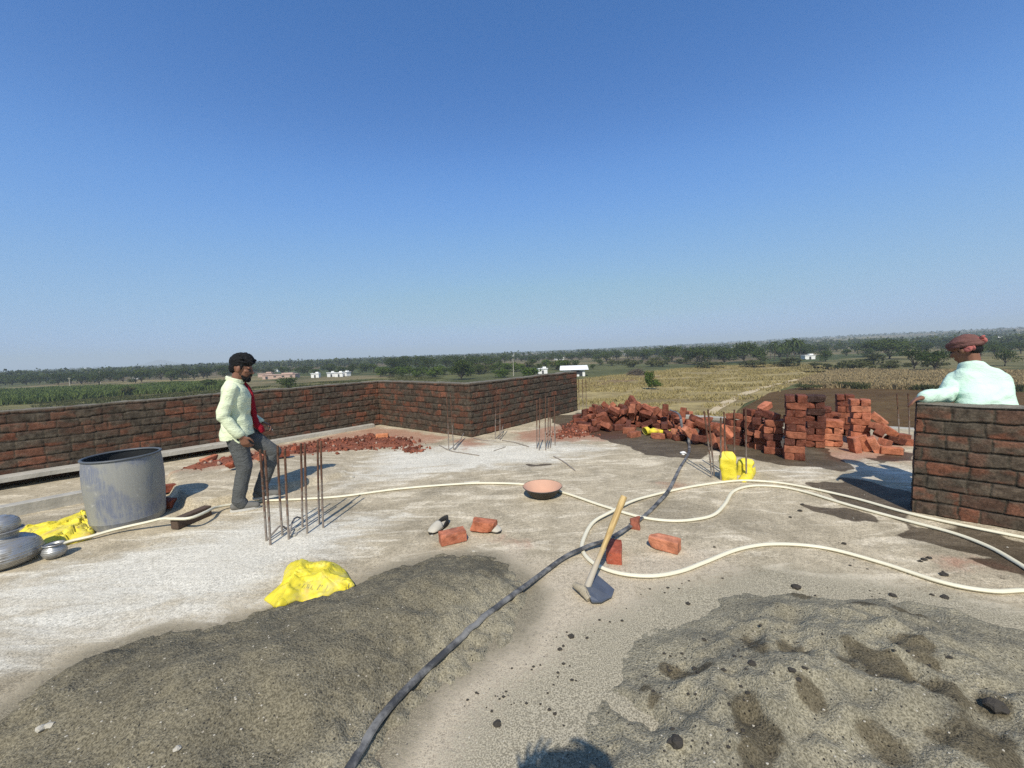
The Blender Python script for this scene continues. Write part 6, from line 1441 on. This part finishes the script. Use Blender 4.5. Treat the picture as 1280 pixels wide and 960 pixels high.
B = Blob(); B.ell(hf(-.050, .076, -.012), (.030, .008, .030), Rh2 @ Matrix.Rotation(rad(30), 3, 'Y')); B.ell(hf(-.078, .058, -.015), (.026, .009, .022), Rh2 @ Matrix.Rotation(rad(-40), 3, 'Z')); B.build('headcloth_end', M['turban_end'], LM, .005, 1, .005, (34, 34, 34))
B = Blob(); B.chain([hf(-.02, .078, .01), hf(.01, .074, -.01)], [.012, .010]); B.ell(hf(-.055, 0, -.02), (.048, .062, .045), Rh2); B.build('hair', M['hair'], LM, .006, 2, .003, (60, 60, 60))
eyes(hf, LM)

# ---- whoever holds the phone: stands behind the lens, only the shadow reaches the picture
PH = empty('person', (0.0, -.47, gz(0, .3)), rad(90), label='person holding up a phone, whose shadow falls on the near sand', cat='person')
zc = CH - PH.location.z
def pl(x, y, z): return V3(y + .47, -x, zc + z)        # x right of, y ahead of, z above the lens
B = Blob(); Rp = Matrix.Rotation(rad(4), 3, 'Y')
fp = head(B, V3(.04, 0, zc + .02), Rp, V3(0, 0, zc - .16))
for s in (-1, 1):
    B.chain([V3(0, s * .065, .85), V3(0, s * .062, 1.0), V3(0, s * .08, zc - .30)], [.105, .098, .098])
    sh_ = V3(0, s * .185, zc - .24); el_ = V3(.22, s * .25, zc - .33); wr_ = pl(-s * .150, -.045, -.035 + (.035 if s < 0 else 0))
    B.cap(V3(0, 0, zc - .24), sh_, .06).cap(sh_, el_, .05, .04).cap(el_, wr_, .04, .027)
    hand(B, wr_, (.10, -s * .30 if s < 0 else -.12, .95), (.15, -s, 0), (.25, -s * .95, .1), curl=.16 if s > 0 else .75, spread=.5 if s > 0 else .05)
    B.cap(V3(0, s * .09, .84), V3(.01, s * .10, .46), .085, .055).cap(V3(.01, s * .10, .46), V3(-.02, s * .10, .09), .054, .038).cap(V3(-.04, s * .10, .035), V3(.14, s * .11, .03), .032, .026)
B.build('body', M['skin'], PH, .006, 3)
B = Blob()
for s in (-1, 1):
    sh_ = V3(0, s * .185, zc - .24); el_ = V3(.22, s * .25, zc - .33)
    B.chain([V3(0, s * .065, .80), V3(0, s * .062, 1.0), V3(0, s * .09, zc - .30)], [.128, .118, .115]).cap(V3(0, 0, zc - .23), sh_, .072).cap(sh_, el_, .07, .06)
B.build('shirt', M['navy'], PH, .009, 3, .005, (7, 7, 12), cut=[(V3(0, 0, .78), V3(0, 0, -1))])
B = Blob()
for s in (-1, 1): B.cap(V3(0, s * .09, .86), V3(.01, s * .10, .46), .102, .076).cap(V3(.01, s * .10, .46), V3(-.02, s * .10, .09), .074, .062)
B.build('trousers', M['jeans'], PH, .009, 3)
B = Blob(); B.ell(fp(-.02, 0, .05), (.104, .083, .084), Rp); B.ell(fp(-.055, 0, .0), (.055, .068, .07), Rp); B.build('hair', M['hair'], PH, .007, 2)
ph = MB(); x0, x1, z0, z1, r_ = -.095, .095, -.045, .068, .014; pts = []
for cx, cz, a0 in ((x1 - r_, z1 - r_, 0), (x0 + r_, z1 - r_, 90), (x0 + r_, z0 + r_, 180), (x1 - r_, z0 + r_, 270)):
    for k in range(6): a = rad(a0 + 18 * k); pts.append((cx + r_ * math.cos(a), cz + r_ * math.sin(a)))
n = len(pts); ph.add([(x, -.012, CH + z) for x, z in pts] + [(x, -.021, CH + z) for x, z in pts], [tuple(range(n)), tuple(range(2 * n - 1, n - 1, -1))] + [(i, n + i, n + (i + 1) % n, (i + 1) % n) for i in range(n)])
tag(ph.build('phone', M['phone']), 'black phone held up in both hands by the photographer', 'phone')

# ------------------------------------------------------------------ camera, sun, sky, air
cd = bpy.data.cameras.new('Camera'); cam = bpy.data.objects.new('Camera', cd); COL.objects.link(cam)
cd.sensor_width = 36; cd.lens = 36 * FPX / 1280; cd.clip_start = .02; cd.clip_end = 30000
cam.matrix_world = Matrix(((Rv[0], Uv[0], -Fv[0], 0), (Rv[1], Uv[1], -Fv[1], 0), (Rv[2], Uv[2], -Fv[2], CH), (0, 0, 0, 1)))
scene.camera = cam
SUN_EL, SUN_AZ = 48.6, 6.1 + 180
sd = bpy.data.lights.new('Sun', 'SUN'); sd.energy = 5.0; sd.angle = rad(.53); sd.color = (1.0, .93, .82)
sun = bpy.data.objects.new('Sun', sd); COL.objects.link(sun)
L_ = Vector((math.sin(rad(SUN_AZ)) * math.cos(rad(SUN_EL)), math.cos(rad(SUN_AZ)) * math.cos(rad(SUN_EL)), math.sin(rad(SUN_EL))))
sun.rotation_mode = 'QUATERNION'; sun.rotation_quaternion = L_.to_track_quat('Z', 'Y'); sun.location = L_ * 60
w = bpy.data.worlds.new('World'); scene.world = w; w.use_nodes = True; nt = w.node_tree; nt.nodes.clear()
sk = nt.nodes.new('ShaderNodeTexSky'); sk.sky_type = 'NISHITA'; sk.sun_disc = False; sk.sun_elevation = rad(SUN_EL); sk.sun_rotation = rad(SUN_AZ)
sk.altitude = 0; sk.air_density = 1.0; sk.dust_density = 1.0; sk.ozone_density = 3.0
bg = nt.nodes.new('ShaderNodeBackground'); bg.inputs[1].default_value = .15; ow = nt.nodes.new('ShaderNodeOutputWorld')

# camera-like response on the sky's radiance (scaled to the background strength and back)
KS = .15
def vmul(sock, k):
    n_ = nt.nodes.new('ShaderNodeVectorMath'); n_.operation = 'MULTIPLY'; nt.links.new(sock, n_.inputs[0]); n_.inputs[1].default_value = (k, k, k); return n_.outputs[0]
cv = nt.nodes.new('ShaderNodeRGBCurve')
for ci_, pts_ in enumerate(([(0, 0), (.118, .055), (.144, .076), (.215, .150), (.399, .275), (.69, .37), (1, .44), (2.5, 1.0)], [(0, 0), (.201, .168), (.246, .212), (.36, .345), (.629, .49), (.907, .55), (1, .57), (2.5, .95)], [(0, 0), (.381, .46), (.455, .55), (.628, .745), (.80, .765), (.932, .74), (1, .70), (2.5, .88)])):
    c_ = cv.mapping.curves[ci_]
    while len(c_.points) < len(pts_): c_.points.new(.5, .5)
    for p_, (x_, y_) in zip(c_.points, pts_): p_.location = (x_, y_)
cv.mapping.use_clip = False; cv.mapping.extend = 'HORIZONTAL'; cv.mapping.update()
nt.links.new(vmul(sk.outputs[0], KS), cv.inputs['Color']); nt.links.new(vmul(cv.outputs[0], 1 / KS), bg.inputs[0]); nt.links.new(bg.outputs[0], ow.inputs[0])
HAZE = .00036
if HAZE:
    hm = bpy.data.materials.new('thin_haze'); hm.use_nodes = True; ht_ = hm.node_tree; ht_.nodes.clear()
    pv = ht_.nodes.new('ShaderNodeVolumePrincipled'); pv.inputs['Color'].default_value = (.84, .95, 1, 1); pv.inputs['Density'].default_value = HAZE; pv.inputs['Anisotropy'].default_value = 0.0
    oo = ht_.nodes.new('ShaderNodeOutputMaterial'); ht_.links.new(pv.outputs[0], oo.inputs['Volume'])
    m = MB(); m.box((0, 2500, 45), (17000, 13000, 110)); o = m.build('haze', hm); tag(o, kind='stuff', label='thin blue grey haze over the plain')
vs_ = scene.view_settings; vs_.view_transform = 'Standard'; vs_.look = 'None'; vs_.exposure = 0.0; vs_.gamma = 1.0; vs_.use_curve_mapping = False
scene.cycles.use_denoising = False; scene.cycles.max_bounces = 6; scene.cycles.diffuse_bounces = 3; scene.cycles.glossy_bounces = 2; scene.cycles.transparent_max_bounces = 6; scene.cycles.volume_bounces = 0
scene.cycles.use_adaptive_sampling = True
